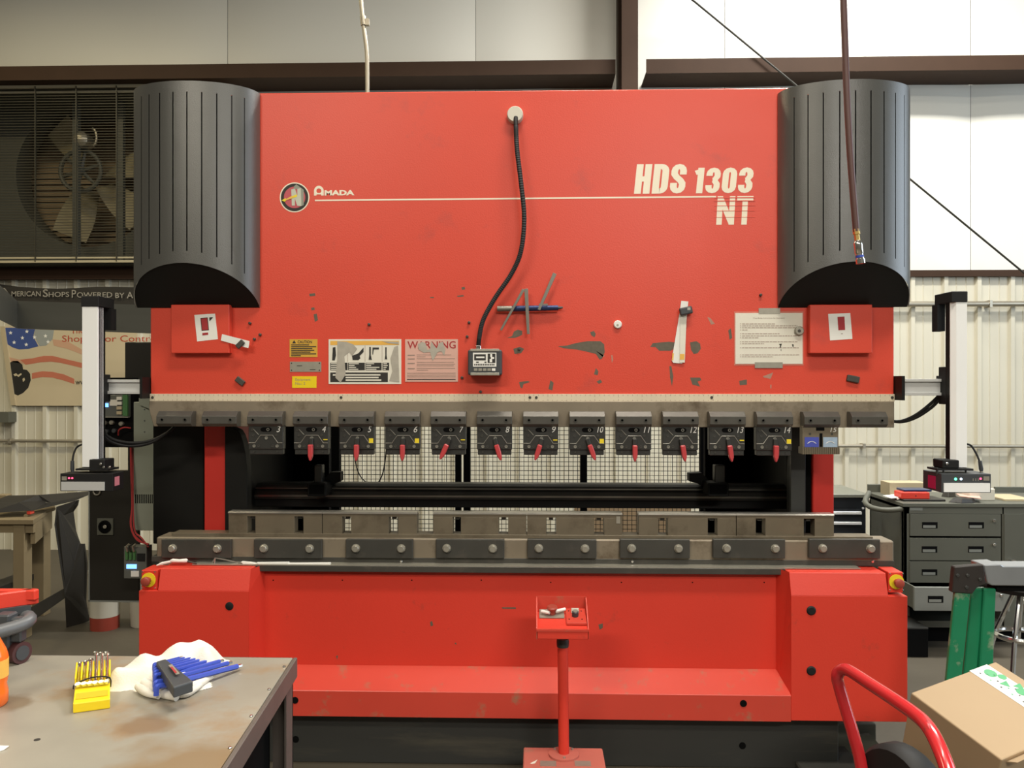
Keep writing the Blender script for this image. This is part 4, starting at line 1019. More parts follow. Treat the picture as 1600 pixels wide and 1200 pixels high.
# unit beside the electrical cabinet
t = thing('sensor_unit', at(140, 767, 3.25), 'silver sensor column on its arm beside the electrical cabinet', 'sensor', 'laser sensor columns')
z0, z1 = az(615.5, 3.34, 190), az(593, 3.34, 190); xa = ax(157, 3.34)
boxes('arm', [(xa, XL - .01, 3.345, 3.40, z0, z1), (xa, XL - .01, 3.335, 3.345, z1 - .012, z1), (xa, XL - .01, 3.335, 3.345, z0, z0 + .012)], M['alu'], t, .0008)
box('end_plate', XL - .012, XL - .001, 3.33, 3.44, z0 - .02, z1 + .01, M['black'], t)
x0, x1 = ax(128, 3.25), ax(152.5, 3.25); zt_, zb_ = az(479, 3.25, 140), az(730, 3.25, 140)
c = box('column', x0, x1, 3.25, 3.295, zb_, zt_, M['aluface'], t, .0015)
box('column_rail', x0 + .01, x1 - .014, 3.295, 3.335, zb_ + .03, zt_, M['black'], t)
for a_, b_ in ((3.262, 3.272), (3.278, 3.286)): box('rail_groove', x1 - .001, x1 + .0006, a_, b_, zb_ + .03, zt_, M['rubber'], t)
box('column_cap', x0 - .002, x1 + .006, 3.246, 3.37, zt_, zt_ + .044, M['rubber'], t, .002)
box('cap_motor', x1 - .03, x1 + .012, 3.335, 3.375, zt_ - .09, zt_, M['rubber'], t)
pbox('carriage', 153, 585, 161, 628, 3.30, .06, M['rubber'], t, .002)
pbox('mount_bracket', 139, 718, 163, 735, 3.225, .08, M['rubber'], t, .003)
box('mount_plate', ax(120, 3.23), ax(172, 3.23), 3.22, 3.30, az(735, 3.23, 150), az(732, 3.23, 150), M['rubber'], t)
for q in (158, 163, 172): disc('screw', at(q, 725 if q < 160 else 730, 3.222), .006, .008, M['chrome'], t, 8)
s = pbox('sensor_head', 94, 740, 176, 767.5, 3.2, .088, M['rubber'], t, .0015)
pbox('silver_band', 95.5, 753, 163, 766.5, 3.196, .004, M['alu'], s)
pbox('printed_badge', 96.5, 744.5, 104, 750.5, 3.198, .002, M['plate'], s)
led(108, 747, 3.2, .0035, M['ledred'], s); led(113, 747, 3.2, .0035, M['ledred'], s)
X = ax(176, 3.2); box('side_lens', X - .001, X + .002, 3.215, 3.25, az(760, 3.2, 176), az(746, 3.2, 176), M['windowp'], s)
tube('cable', [at(129, 694, 3.28), at(120, 699, 3.28), at(115, 710, 3.27), at(113, 722, 3.26)], .004, M['rubber'], t, 8, 5)
tube('plug', [at(113, 720, 3.26), at(113, 733, 3.26), at(113.5, 737, 3.26)], [.007, .008, .006], M['dgrey'], t, 10)
tube('plug_tip', [at(113.5, 737, 3.26), at(113.6, 741, 3.26)], .006, M['chrome'], t, 10)
for dz in (0, 5): tube('drag_cable', [at(158, 660 + dz, 3.36), at(164, 678 + dz, 3.38), at(180, 688 + dz, 3.41), at(205, 692 + dz, 3.44), at(235, 689 + dz * .6, 3.47), at(262, 676, 3.5), at(275, 664, 3.52)], .007, M['rubber'], t, 8, 6)
# unit beside the grey cabinet
t = thing('sensor_unit', at(1500, 770, 3.25), 'silver sensor column on its arm above the grey drawer cabinet', 'sensor', 'laser sensor columns')
z0, z1 = az(618, 3.34, 1440), az(592, 3.34, 1440); xb = ax(1480, 3.34)
boxes('arm', [(XR + .012, xb, 3.345, 3.40, z0, z1), (XR + .012, xb, 3.335, 3.345, z1 - .012, z1), (XR + .012, xb, 3.335, 3.345, z0, z0 + .012)], M['alu'], t, .0008)
box('end_plate', XR + .001, XR + .013, 3.33, 3.44, z0 - .02, z1 + .012, M['black'], t)
x0, x1 = ax(1488, 3.25), ax(1511, 3.25); zt_, zb_ = az(472, 3.25, 1500), az(730, 3.25, 1500)
poly_pts = [(x1, 3.25), (x1, 3.27), (x0, 3.27), (x0, 3.266), (x0 + .016, 3.25)]
V = [(a, b, zb_) for a, b in poly_pts] + [(a, b, zt_) for a, b in poly_pts]
mesh('column', V, [tuple(range(5)), tuple(range(9, 4, -1))] + [(i, (i + 1) % 5, 5 + (i + 1) % 5, 5 + i) for i in range(5)], M['aluface'], t)
box('column_rail', x0 + .001, x1 - .01, 3.27, 3.305, zb_ + .03, zt_, M['black'], t)
box('column_cap', x0 - .004, x1 + .001, 3.246, 3.385, zt_, zt_ + .043, M['rubber'], t, .002)
box('cap_motor', x0 - .012, x0 + .02, 3.345, 3.39, zt_ - .11, zt_, M['rubber'], t)
pbox('carriage', 1478, 573, 1487, 632, 3.30, .06, M['rubber'], t, .002); pbox('carriage_clamp', 1472, 587, 1481, 621, 3.33, .05, M['rubber'], t, .002)
pbox('mount_bracket', 1473, 719, 1499, 732, 3.225, .08, M['rubber'], t, .003)
box('mount_plate', ax(1462, 3.23), ax(1519, 3.23), 3.22, 3.30, az(735, 3.23, 1490), az(732, 3.23, 1490), M['rubber'], t)
for q in (1464, 1474, 1509): tube('standoff', [at(q, 731, 3.235), at(q, 742, 3.235)], .004, M['steeld'], t, 8)
disc('screw', at(1479, 724.5, 3.225), .006, .008, M['chrome'], t, 8)
s = pbox('sensor_head', 1471, 740.5, 1548.5, 770, 3.2, .15, M['dgrey'], t, .0015)
pbox('white_band', 1475, 755, 1547, 769, 3.196, .004, M['aluface'], s)
pbox('printed_badge', 1537, 744.5, 1546, 751, 3.198, .002, M['plate'], s)
led(1493, 748.5, 3.2, .005, M['ledgreen'], s); led(1501.5, 748.5, 3.2, .005, M['ledwhite'], s); led(1532, 748, 3.2, .004, M['ledred'], s)
bars('status_marks', [(1520 + i * 4, 747.5, 1521.2 + i * 4, 751.5) for i in range(3)], 3.1985, M['plate'], s)
X = ax(1471, 3.2); box('side_lens', X - .002, X + .001, 3.245, 3.305, az(764, 3.25, 1455), az(744, 3.25, 1455), M['window'], s)
tube('cable', [at(1511, 694, 3.28), at(1518, 697, 3.28), at(1526, 710, 3.27), at(1531, 722, 3.26)], .004, M['rubber'], t, 8, 5)
tube('plug', [at(1531, 720, 3.26), at(1533, 733, 3.26), at(1533.5, 736, 3.26)], [.007, .008, .006], M['dgrey'], t, 10)
tube('plug_tip', [at(1533.5, 736, 3.26), at(1533.6, 741, 3.26)], .006, M['plate'], t, 10)
for dz in (0, 7): tube('drag_cable', [at(1393, 658, 3.44), at(1410, 659 - dz * .2, 3.42), at(1432, 652 - dz * .6, 3.40), at(1455, 637 - dz, 3.38), at(1470, 622 - dz, 3.36), at(1479, 612 - dz, 3.35)], .0065, M['rubber'], t, 8, 6)

# ------------------------------------------------------------------ foot pedal stand in front of the bed
t = thing('foot_pedal_stand', (ax(880, 3.05), 3.0, 0), 'red foot pedal box with a control head on a post', 'pedal stand')
zp = .185; xa, xb = onz(818, 1167, zp).x, onz(941, 1167, zp).x
pb = box('pedal_box', xa, xb, 2.66, 3.12, 0, zp, M['fadedred'], t, .006, None, 2)
box('pedal_opening', xa + .03, xb - .03, 2.656, 2.67, .01, .12, M['slot'], pb)
p = onz(881, 1180, zp)
lathe('post_flange', [(.058, 0), (.058, .008), (.050, .010)], p, (0, 0, 1), M['fadedred'], t, 28)
for a in (40, 140, 270):
    lathe('flange_bolt', [(.005, 0), (.005, .004)], p + Vector((.044 * math.cos(R(a)), .044 * math.sin(R(a)), .010)), (0, 0, 1), M['plate'], t, 8)
ztop = az(1002, p.y, 880)
tube('post', [p, (p.x - .004, p.y, ztop)], .0205, M['redbed'], t, 18)
lathe('post_collar', [(.023, 0), (.024, .02), (.022, .03)], (p.x - .004, p.y, ztop - .02), (0, 0, 1), M['base'], t, 16)
for a, b in ((844, 869), (898, 923)):
    q0, q1 = onz(a, 1193, zp), onz(b, 1193, zp)
    box('name_plate', q0.x, q1.x, q0.y - .02, q0.y + .02, zp, zp + .0015, M['plate'], pb)
q = [onz(828, 1193, zp), onz(840, 1187, zp), onz(836, 1193, zp), onz(831, 1194, zp)]
mesh('bare_patch', [v + Vector((0, 0, .0006)) for v in q], [(0, 1, 2, 3)], M['notice'], pb)
hx0, hx1 = ax(838, 3.0), ax(919, 3.0); yf, yb = 2.95, 3.11
zf0, zf1, zr1 = az(999, yf, 880), az(986, yf, 880), az(931.5, yb, 880)
h = xprof('control_head', [(yf, zf0), (yf, zf1), (yf + .02, zf1 + .004), (yb - .035, zr1 - .052), (yb - .035, zr1 - .06), (yb, zr1 - .06), (yb, zf0)], hx0, hx1, M['redbed'], t, .002)
for a, b in ((hx0, hx0 + .004), (hx1 - .004, hx1)):
    xprof('head_cheek', [(yf, zf0), (yf, zf1), (yb - .02, zr1), (yb, zr1), (yb, zf0)], a, b, M['redworn'], h)
box('head_back', hx0, hx1, yb - .004, yb, zf0, zr1, M['redworn'], h)
box('front_lip', hx0, hx1, yf - .003, yf + .008, zf1 - .002, zf1 + .006, M['redworn'], h)
m_x = ax(885, 3.0); sl = lambda y: zf1 + .004 + (y - yf - .02) * ((zr1 - .052) - (zf1 + .004)) / (yb - .035 - yf - .02)
xprof('switch_panel', [(2.985, sl(2.985) + .003), (2.985, sl(2.985) + .012), (yb - .03, sl(yb - .03) + .012), (yb - .03, sl(yb - .03))], m_x, hx1 - .006, M['redworn'], h, .001)
bx = (hx0 + m_x) / 2 + .004; cy = 3.055; cz = sl(cy) + .004
xprof('stop_plate', [(3.03, sl(3.03) + .002), (3.03, sl(3.03) + .005), (3.085, sl(3.085) + .005), (3.085, sl(3.085) + .002)], hx0 + .012, m_x - .006, M['plate'], h)
nrm = Vector((0, -(zr1 - .052 - zf1 - .004), yb - .055 - yf)).normalized()
lathe('stop_button', [(.013, 0), (.013, .02), (.019, .022), (.020, .03), (.015, .034)], (bx, cy, cz), nrm, M['estop'], h, 20)
tube('guard_clip', [(hx0 + .02, cy - .005, cz + .012), (bx - .01, cy - .02, cz + .010)], .006, M['white'], h, 8)
tube('guard_clip', [(bx + .012, cy - .01, cz + .014), (m_x - .002, cy + .01, cz + .016)], .006, M['white'], h, 8)
sx, sy = (m_x + hx1) / 2 - .006, 3.03; sz = sl(sy) + .012
lathe('key_switch', [(.012, 0), (.012, .018), (.009, .02)], (sx, sy, sz), nrm, M['dgrey'], h, 18)
lathe('key_face', [(.009, .0), (.009, .002)], Vector((sx, sy, sz)) + nrm * .02, nrm, M['plate'], h, 16)
box('key_label', sx - .014, sx + .014, sy + .014, sy + .02, sz + .006, sz + .024, M['notice'], h)
for dx in (-.024, .024):
    for dy in (-.024, .03): lathe('screw', [(.003, 0), (.003, .002)], (sx + dx, sy + dy, sl(sy + dy) + .012), nrm, M['chrome'], h, 8)

# ------------------------------------------------------------------ electrical cabinet behind the left end
t = thing('electrical_cabinet', at(180, 940, 4.2), 'open black electrical cabinet with grey green panel at the machine end', 'cabinet')
pbox('upper_enclosure', 195, 534.5, 240, 640, 4.3, .6, M['cabblack'], t, .003)
e = pbox('equipment_panel', 157, 590, 209, 699, 4.15, .05, M['slot'], t, .002)
r = pbox('control_module', 158, 617, 200, 651.5, 4.12, .03, M['relay'], e, .001)
K = 4.117
pbox('terminal_strip', 191.5, 617, 199, 650, K - .01, .012, M['pcb'], e)
for i in range(4): pbox('terminal_block', 182, 620 + i * 7.5, 190, 625 + i * 7.5, K - .008, .01, M['tan'] if i > 1 else M['notice'], e)
pbox('module_label', 171.5, 624.5, 183, 634, K - .002, .003, M['notice'], e); pbox('module_display', 161, 630, 169, 636, K - .003, .003, M['ledblue'], e)
pbox('module_edge', 158, 651, 200, 652.5, K - .01, .02, M['plate'], e)
for px, py in ((165, 661), (176, 660), (191, 662), (168, 674), (180, 673)): disc('relay_cap', at(px, py, 4.15), .012, .02, M['plate'] if py < 665 else M['dgrey'], e, 10)
tube('jumper_wire', [at(185, 680, 4.13), at(186, 672, 4.11), at(194, 668, 4.11), at(204, 669, 4.13)], .004, M['wirered'], e, 6, 5)
box('support_leg', ax(224, 4.5), ax(236, 4.5), 4.5, 4.6, 0, .6, M['cabblack'], t)
pbox('panel_post', 200, 690, 209, 745, 4.16, .03, M['cabblack'], t)
gp = pbox('grey_panel', 208.5, 628, 241, 829, 4.05, .35, M['greenpanel'], t, .003)
bars('vent_slot', [(211 + i * 2.9, 772.5, 212.6 + i * 2.9, 786.5) for i in range(10)], 4.0496, M['slot'], gp)
for py in (640, 657.5, 675): disc('rivet', at(226, py, 4.05), .004, .001, M['dgrey'], gp, 8)
ppoly('panel_flap', [(217, 622), (236, 619), (236, 640), (217, 632)], 4.03, .004, M['greenpanel'], gp)
d = pbox('cabinet_door', 139, 735, 216, 939, 4.2, .025, M['cabblack'], t, .002)
boxes('door_gasket', [(ax(138, 4.195), ax(140, 4.195), 4.195, 4.21, az(940, 4.195, 170), az(764, 4.195, 170)), (ax(138, 4.195), ax(218, 4.195), 4.195, 4.21, az(941, 4.195, 170), az(938.5, 4.195, 170))], M['greyl'], d)
k = pbox('lock_plate', 151.5, 810, 176.5, 836, 4.19, .01, M['greyp'], d, .001)
lathe('lock_dial', [(.034, 0), (.034, .006), (.026, .008), (.024, .002), (.012, .002), (.012, .012)], at(164, 823, 4.19), (0, -1, 0), M['slot'], d, 20)
disc('lock_barrel', at(164, 823, 4.178), .010, .003, M['plate'], d, 12)
c = at(151, 768, 4.19); tube('pull_ring', [c + Vector((.018 * math.cos(R(a)), 0, .018 * math.sin(R(a)))) for a in range(0, 360, 20)], .004, M['plate'], d, 6, closed=True)
for i in range(4):
    q = i * 1.6
    tube('wire_loom', [at(204 + q * .6, 690, 4.03 + i * .01), at(205 + q * .5, 740, 4.03), at(206.5 + q * .3, 790, 4.02), at(204 + q, 815, 4.0), at(207 + q, 832, 3.98), at(216 + q, 845 - q, 3.96), at(232, 850 + q, 3.94)], .0042, M['wirered'] if i != 2 else M['rubber'], t, 6, 5)
pl = pbox('controller_module', 193.5, 854, 229, 904, 3.98, .06, M['relay'], t, .002)
for i in range(3): pbox('terminal', 195.5 + i * 6, 861, 199.5 + i * 6, 875, 3.97, .012, M['pcb'], pl)
pbox('controller_face', 214, 865, 226, 877, 3.975, .006, M['rubber'], pl)
pbox('controller_display', 197.5, 882, 213, 888.5, 3.976, .005, M['ledblue'], pl); pbox('controller_label', 204.5, 892, 217, 901, 3.977, .004, M['white'], pl)
for i, (px, m_) in enumerate(((199, 'pipe'), (204, 'wire'), (209, 'pipe'))): tube('plug_wire', [at(px, 862, 3.965), at(px - 2, 854, 3.96), at(px + 3, 850, 3.96)], .005, M[m_], pl, 6)
# buckets
def bucket(px, py, rpx, label, band):
    b = onz(px, py, 0); r = rpx * b.y / F
    t = thing('bucket', b, label, 'bucket', 'buckets under the electrical cabinet')
    lathe('bucket_wall', [(r * .92, 0), (r * .94, .085), (r * .94, .085)], b, (0, 0, 1), M[band], t, 24)
    lathe('bucket_label', [(r * .945, .085), (r, .36), (r * 1.04, .37), (r * 1.04, .385), (r * .95, .386)], b, (0, 0, 1), M['bucket'], t, 24)
    L = []
    for i in range(5):
        for sx in (-.6, .15): L.append((b.x + sx * r, b.x + (sx + .5) * r, b.y - r * .99, b.y - r * .97, .12 + i * .035, .128 + i * .035))
    return t
bucket(164, 981, 23, 'white labelled bucket with a dark red foot', 'estop'); bucket(228, 975, 24, 'plain white bucket partly behind the machine corner', 'bucket')

# ------------------------------------------------------------------ welding bench and sheets at the far end
t = thing('steel_bench', (ax(20, 5.0), 5.0, 0), 'tan steel workbench piled with dark sheet metal', 'workbench')
zb = az(812, 4.9, 30)
p0, p1, p2, p3 = at(-60, 811, 4.9), at(52, 811, 4.9), at(86, 793, 5.5), at(-60, 790, 5.5)
p0.z = p1.z = p2.z = p3.z = zb
V = [p0, p1, p2, p3]; V += [v - Vector((0, 0, .03)) for v in V]
mesh('bench_top', V, BF, M['wood'], t, bev=.002)
box('bench_apron', p0.x, p1.x - .02, 4.93, 4.96, az(834, 4.9, 20), zb - .03, M['wood'], t)
box('bench_leg', ax(20, 4.92), ax(38, 4.92), 4.92, 5.0, 0, zb - .03, M['wood'], t, .003)
V = [Vector((p1.x - .02, 4.95, zb - .03)), Vector((p2.x - .02, 5.5, zb - .03)), Vector((p2.x - .02, 5.5, zb - .16)), Vector((p1.x - .02, 4.95, zb - .16))]; V += [v - Vector((.03, 0, 0)) for v in V]
mesh('side_apron', V, BF, M['wood'], t)
box('bench_leg', p2.x - .12, p2.x - .03, 5.42, 5.5, 0, zb - .03, M['wood'], t, .003)
box('lower_shelf', p0.x, p2.x - .1, 5.05, 5.5, .25, .29, M['darksheet'], t)
V = [at(46, 950, 4.6), at(98, 920, 5.2), at(98, 936, 5.2), at(46, 973, 4.6)]; V += [v + Vector((0, .03, 0)) for v in V]
mesh('lower_rail', V, BF, M['darksheet'], t)
def slab(pts, Y0, Y1, label, dep=.012):
    V = [at(a, b, Y0 + (Y1 - Y0) * q) for a, b, q in pts]; n = len(V)
    V += [v + Vector((.002, dep, 0)) for v in V]
    o = mesh('sheet_offcut', V, [tuple(range(n)), tuple(range(2 * n - 1, n - 1, -1))] + [(i, (i + 1) % n, n + (i + 1) % n, n + i) for i in range(n)], M['darksheet'])
    return tag(o, label, 'sheet metal', 'dark sheet offcuts on the bench')
slab([(88, 792, 0), (122, 781, 1), (120, 790, 1), (113, 800, 1), (117, 830, 1), (124, 850, 1), (131, 850, 1), (135, 880, 1), (133, 940, 1), (138, 970, 1), (104, 987, 0), (101, 930, 0), (92, 870, 0), (85, 820, 0)], 5.17, 5.3, 'tall ragged dark sheet leaning against the bench end')
V = [at(-20, 786, 5.0), at(30, 785, 5.0), at(116, 778, 5.5), at(116, 783, 5.45), at(50, 798, 5.0), at(-20, 802, 4.95)]; V += [v + Vector((0, .2, .02)) for v in V]
tag(mesh('sheet_offcut', V, [tuple(range(6)), tuple(range(11, 5, -1))] + [(i, (i + 1) % 6, 6 + (i + 1) % 6, 6 + i) for i in range(6)], M['darksheet']), 'wide dark plate lying along the back of the bench', 'sheet metal', 'dark sheet offcuts on the bench')
tag(tube('steel_bar', [at(40, 806, 5.0), at(84, 795, 5.35)], .014, M['wood'], None, 6), 'rusty flat bar on the bench beside the leaning sheet', 'bar')
o = pbox('parts_tin', 41, 797, 48, 804, 5.0, .04, M['redworn'], None, .004); tag(o, 'small dull red part standing on the bench', 'part')
o = pbox('tan_block', -6, 773, 10, 786, 5.3, .06, M['wood'], None, .004); tag(o, 'tan block on the dark plate at the picture edge', 'block')
box('wall_bracket', ax(-14, 7.45), ax(13, 7.45), 7.45, 7.57, az(660, 7.45, 5), az(644, 7.45, 5), M['greyp']); tag(bpy.data.objects['wall_bracket'], 'grey box fixed to the ribbed wall below the flag banner', 'bracket')

# ------------------------------------------------------------------ toolbox and grey cabinet
TY = 5.55
t = thing('rolling_toolbox', (ax(1300, TY), TY, 0), 'black rolling toolbox with white drawer pulls behind the machine', 'toolbox')
xa, xb = ax(1225, TY), ax(1353, TY); zt_ = az(774.5, TY, 1330)
box('toolbox_body', xa, xb, TY, TY + .45, .12, zt_ - .012, M['toolblack'], t, .004)
box('toolbox_worktop', xa - .01, xb + .02, TY - .02, TY + .5, zt_ - .012, zt_ + .012, M['tooltop'], t, .003)
pb_ = [800.5, 816.5, 836, 856, 876]; prev = 793
for y in pb_:
    d = box('drawer', xa + .01, ax(1344.5, TY), TY - .012, TY, az(y + 3, TY, 1320), az(prev + 2, TY, 1320), M['toolblack'], t, .001)
    box('drawer_pull', xa + .02, ax(1344, TY), TY - .03, TY - .012, az(y + 2.4, TY, 1320), az(y - 2, TY, 1320), M['handle'], d, .002)
    prev = y + 2
for y in (783.5, 794): disc('lock', at(1348.3, y, TY), .008, .004, M['handle'], t, 12)
for x in (xa + .08, xb - .08):
    for y in (TY + .08, TY + .37): lathe('caster', [(.06, -.02), (.06, .02)], (x, y, .06), (1, 0, 0), M['rubber'], t, 16)
tube('side_handle', [(xb, TY + .05, zt_ - .03), (xb + .06, TY + .03, zt_ - .05), (xb + .07, TY - .02, zt_ - .05)], .014, M['pipe'], t, 8, 4)

CY = 5.0
t = thing('drawer_cabinet', (ax(1500, CY), CY, 0), 'olive grey steel cabinet with four drawers and side door', 'cabinet')
xa, xb = ax(1412, CY), ax(1680, CY); zt_ = az(792, CY, 1490)
boxes('cabinet_body', [(xa, xa + .02, CY, CY + .5, .1, zt_), (xb - .02, xb, CY, CY + .5, .1, zt_), (xa, xb, CY + .48, CY + .5, .1, zt_), (xa, xb, CY + .02, CY + .5, zt_ - .02, zt_), (xa, xb, CY, CY + .5, .1, .14), (xa, xa + .035, CY, CY + .03, .1, zt_), (ax(1566, CY), ax(1568.5, CY), CY, CY + .48, .1, zt_), (xa, xb, CY, CY + .02, az(803, CY, 1490), zt_)], M['greyp'], t, .001)
boxes('cabinet_top', [(xa - .01, xb, CY - .01, CY + .52, zt_, zt_ + .022), (xa - .01, xa + .12, CY + .50, CY + .52, zt_, zt_ + .075), (ax(1555, CY + .5), xb, CY + .50, CY + .52, zt_, zt_ + .06)], M['greyp'], t, .002)
pbox('maker_plate', 1421.5, 793, 1441.5, 797.5, CY - .002, .002, M['greyl'], t)
box('plinth', xa + .02, xb, CY + .05, CY + .45, 0, .1, M['slot'], t)
def drawer(y0, y1, px0, px1, Y, hs, lockpx=None):
    d = pbox('drawer', px0, y0, px1, y1, Y - .006, .02, M['greyp'] if Y > 4.9 else M['greyl'], t, .0015)
    for h in hs:
        pbox('handle_recess', h, y0 + (y1 - y0) * .36, h + 24, y0 + (y1 - y0) * .64, Y - .0075, .002, M['slot'], d)
        pbox('handle_lip', h + 1.5, y0 + (y1 - y0) * .50, h + 21, y0 + (y1 - y0) * .62, Y - .009, .003, M['greyl'], d)
    if lockpx: disc('lock', at(lockpx, y0 + 10, Y - .006), .010, .01, M['chrome'], d, 12)
    return d
drawer(803.5, 838, 1422, 1564, CY, (1441, 1513.5), 1553); drawer(841, 876, 1421.5, 1564, CY, (1440.5, 1513), 1553); drawer(877.5, 911, 1421.5, 1564, CY, (1440.5, 1513))
d = drawer(918, 955, 1429, 1578, 4.78, (1450, 1524))
a = prect(1429, 918, 1578, 955, 4.78); boxes('drawer_tray', [(a[0], a[0] + .01, 4.79, CY + .3, a[2], a[3]), (a[1] - .01, a[1], 4.79, CY + .3, a[2], a[3]), (a[0], a[1], 4.79, CY + .3, a[2], a[2] + .01)], M['greyp'], d)
box('cabinet_void', xa + .03, ax(1566, CY), CY + .33, CY + .34, .14, az(803, CY, 1490), M['slot'], t)
dr = pbox('cabinet_door', 1569, 803, 1672, 985, CY - .004, .02, M['greyp'], t, .002)
lathe('door_knob', [(.012, 0), (.012, .02), (.018, .025), (.016, .04)], at(1578, 876, CY - .004), (0, -1, 0), M['chrome'], dr, 14)
disc('keyhole', at(1564, 930, 4.77), .010, .012, M['chrome'], dr, 12)
tube('push_handle', [at(1358, 770, CY + .3), at(1352, 784, CY + .2), at(1362, 793, CY + .12), at(1385, 797, CY + .05), at(1412, 795, CY + .02)], .017, M['greyp'], t, 10, 6)
zc = zt_ + .022
def ontop(px, y): return onz(px, y, zc)
# clutter on the cabinet
q = ontop(1432, 783)
o = thing('red_case', q, 'red plastic case among papers on the grey cabinet', 'case')
box('case_body', ax(1409, q.y), ax(1453, q.y), q.y, q.y + .11, zc + .012, zc + .055, M['redbed'], o, .004)
box('case_lid', ax(1416, q.y), ax(1460, q.y), q.y + .03, q.y + .14, zc + .055, zc + .068, M['bluepen'], o, .003)
box('case_tray', ax(1410, q.y), ax(1476, q.y), q.y - .015, q.y + .15, zc, zc + .013, M['darksheet'], o, .003)
disc('case_latch', Vector((ax(1431, q.y), q.y, zc + .033)), .004, .002, M['ink'], o, 8)
for i, (pts, lab) in enumerate(([[(1388, 770), (1398, 769), (1410, 778), (1402, 780)], 'white folded sheet leaning beside the red case on the cabinet'], [[(1379, 774), (1392, 773), (1404, 777), (1392, 778)], 'white strip of paper at the handle end of the cabinet top'], [[(1494, 771), (1530, 774), (1533, 779), (1500, 775)], 'thin red edged booklet under the sensor head'])):
    V = [onz(a, b, zc + .01 + .01 * i) for a, b in pts]; V += [v - Vector((0, 0, .004)) for v in V]
    tag(mesh('loose_paper', V, BF, M['white'] if i < 2 else M['pinkdecal']), lab, 'paper', 'papers on the grey cabinet')
def lump(name, px, y, w, dpt, h, m, label, cat):
    q = ontop(px, y); w2 = w * q.y / F / 2
    pts = [(q.x - w2, q.y), (q.x - w2 * .4, q.y - dpt * .4), (q.x + w2 * .5, q.y - dpt * .3), (q.x + w2, q.y + dpt * .1), (q.x + w2 * .6, q.y + dpt * .6), (q.x - w2 * .5, q.y + dpt * .5)]
    V = [(a, b, zc) for a, b in pts] + [(q.x + (a - q.x) * .7, q.y + (b - q.y) * .7, zc + h * (1 if i % 2 else .75)) for i, (a, b) in enumerate(pts)]
    o = mesh(name, V, [tuple(range(6)), tuple(range(11, 5, -1))] + [(i, (i + 1) % 6, 6 + (i + 1) % 6, 6 + i) for i in range(6)], M[m], bev=.003)
    return tag(o, label, cat)
lump('dark_plate_pile', 1505, 785, 46, .12, .03, 'darksheet', 'dark steel offcut lying in front of the sensor head on the cabinet', 'offcut')
lump('pliers', 1483, 776, 24, .08, .05, 'steeld', 'dark pliers lying between the red case and the dark offcut', 'tool')
lump('brown_rag', 1411, 770, 22, .1, .05, 'louver', 'brown rag heaped behind the red case', 'rag')
q0 = ontop(1386, 771); box('tan_carton', ax(1387, 5.35), ax(1445, 5.35), 5.32, 5.46, zc, zc + .085, M['tan']); tag(bpy.data.objects['tan_carton'], 'low tan carton at the back of the grey cabinet', 'carton')
box('beige_bin', ax(1515, 5.12), ax(1555, 5.12), 5.12, 5.3, zc, zc + .075, M['bucket'], None, .004); tag(bpy.data.objects['beige_bin'], 'pale plastic bin behind the sensor head on the cabinet', 'bin')
box('paper_pad', ax(1556, 5.2), ax(1600, 5.2), 5.1, 5.35, zc, zc + .012, M['tan'], None, .001); tag(bpy.data.objects['paper_pad'], 'flat tan pad on the cabinet beyond the pale bin', 'pad')
# floor box
b = onz(1436, 1027, 0)
t = thing('floor_crate', b, 'black open crate on the floor beneath the grey cabinet', 'crate')
box('crate_body', ax(1400, b.y), ax(1450.5, b.y), b.y, b.y + .35, 0, az(983, b.y, 1436), M['slot'], t, .003)
box('crate_top', ax(1400, b.y), ax(1450.5, b.y), b.y, b.y + .35, az(983, b.y, 1436), az(982, b.y, 1436) + .004, M['base'], t)
# kraft board behind the fence seen through the die slots
o = box('kraft_carton', ax(900, 6.1), ax(1080, 6.1), 6.1, 6.4, 0, az(790, 6.1, 980), M['cardfar'], None, .003); tag(o, 'brown kraft carton standing behind the mesh fence', 'carton')

# ------------------------------------------------------------------ green stand, stool
GY = 2.95
t = thing('step_ladder', (ax(1530, GY), GY, 0), 'green fibreglass ladder rail with grey metal cross bar', 'ladder')
def rail(pts_top, pts_bot, Y, dep, nm='rail'):
    (a, b), (c, d_) = pts_top, pts_bot
    zt1 = az(920, Y, 1520)
    X = [ax(a, Y), ax(b, Y)]
    xt0, xt1, xb0, xb1 = ax(a, Y), ax(b, Y), ax(c, Y), ax(d_, Y)
    k = (zt1 - 0) / (zt1 - az(1050, Y, 1500))
    xf0, xf1 = xt0 + (xb0 - xt0) * k, xt1 + (xb1 - xt1) * k
    V = [(xf0, Y, 0), (xf1, Y, 0), (xf1, Y + dep, 0), (xf0, Y + dep, 0), (xt0, Y, zt1), (xt1, Y, zt1), (xt1, Y + dep, zt1), (xt0, Y + dep, zt1)]
    return mesh(nm, V, BF, M['green'], t, bev=.004)
rail((1493.5, 1518), (1481, 1504.5), GY, .02)
rail((1519, 1539), (1506, 1527), GY + .03, .03)
rail((1538, 1557), (1531, 1552), GY + .015, .025)
ppoly('end_bracket', [(1492, 886), (1515, 884), (1537, 882.5), (1541, 913), (1528, 917), (1520, 928), (1488, 926)], GY - .006, .03, M['ladderblack'], t, .003)
for a, b in ((1496, 899), (1511.5, 899), (1531, 905), (1510, 917.5)): disc('rivet', at(a, b, GY - .006), .006, .004, M['base'], t, 10)
za, zb_ = az(914, GY, 1570), az(883, GY, 1570)
V = [at(1537, 883, GY), at(1564, 882, GY), at(1568, 885, GY), at(1650, 885, GY), at(1650, 916, GY), at(1550, 915, GY), at(1543, 911, GY)]; n = len(V); V += [v + Vector((0, .09, 0)) for v in V]
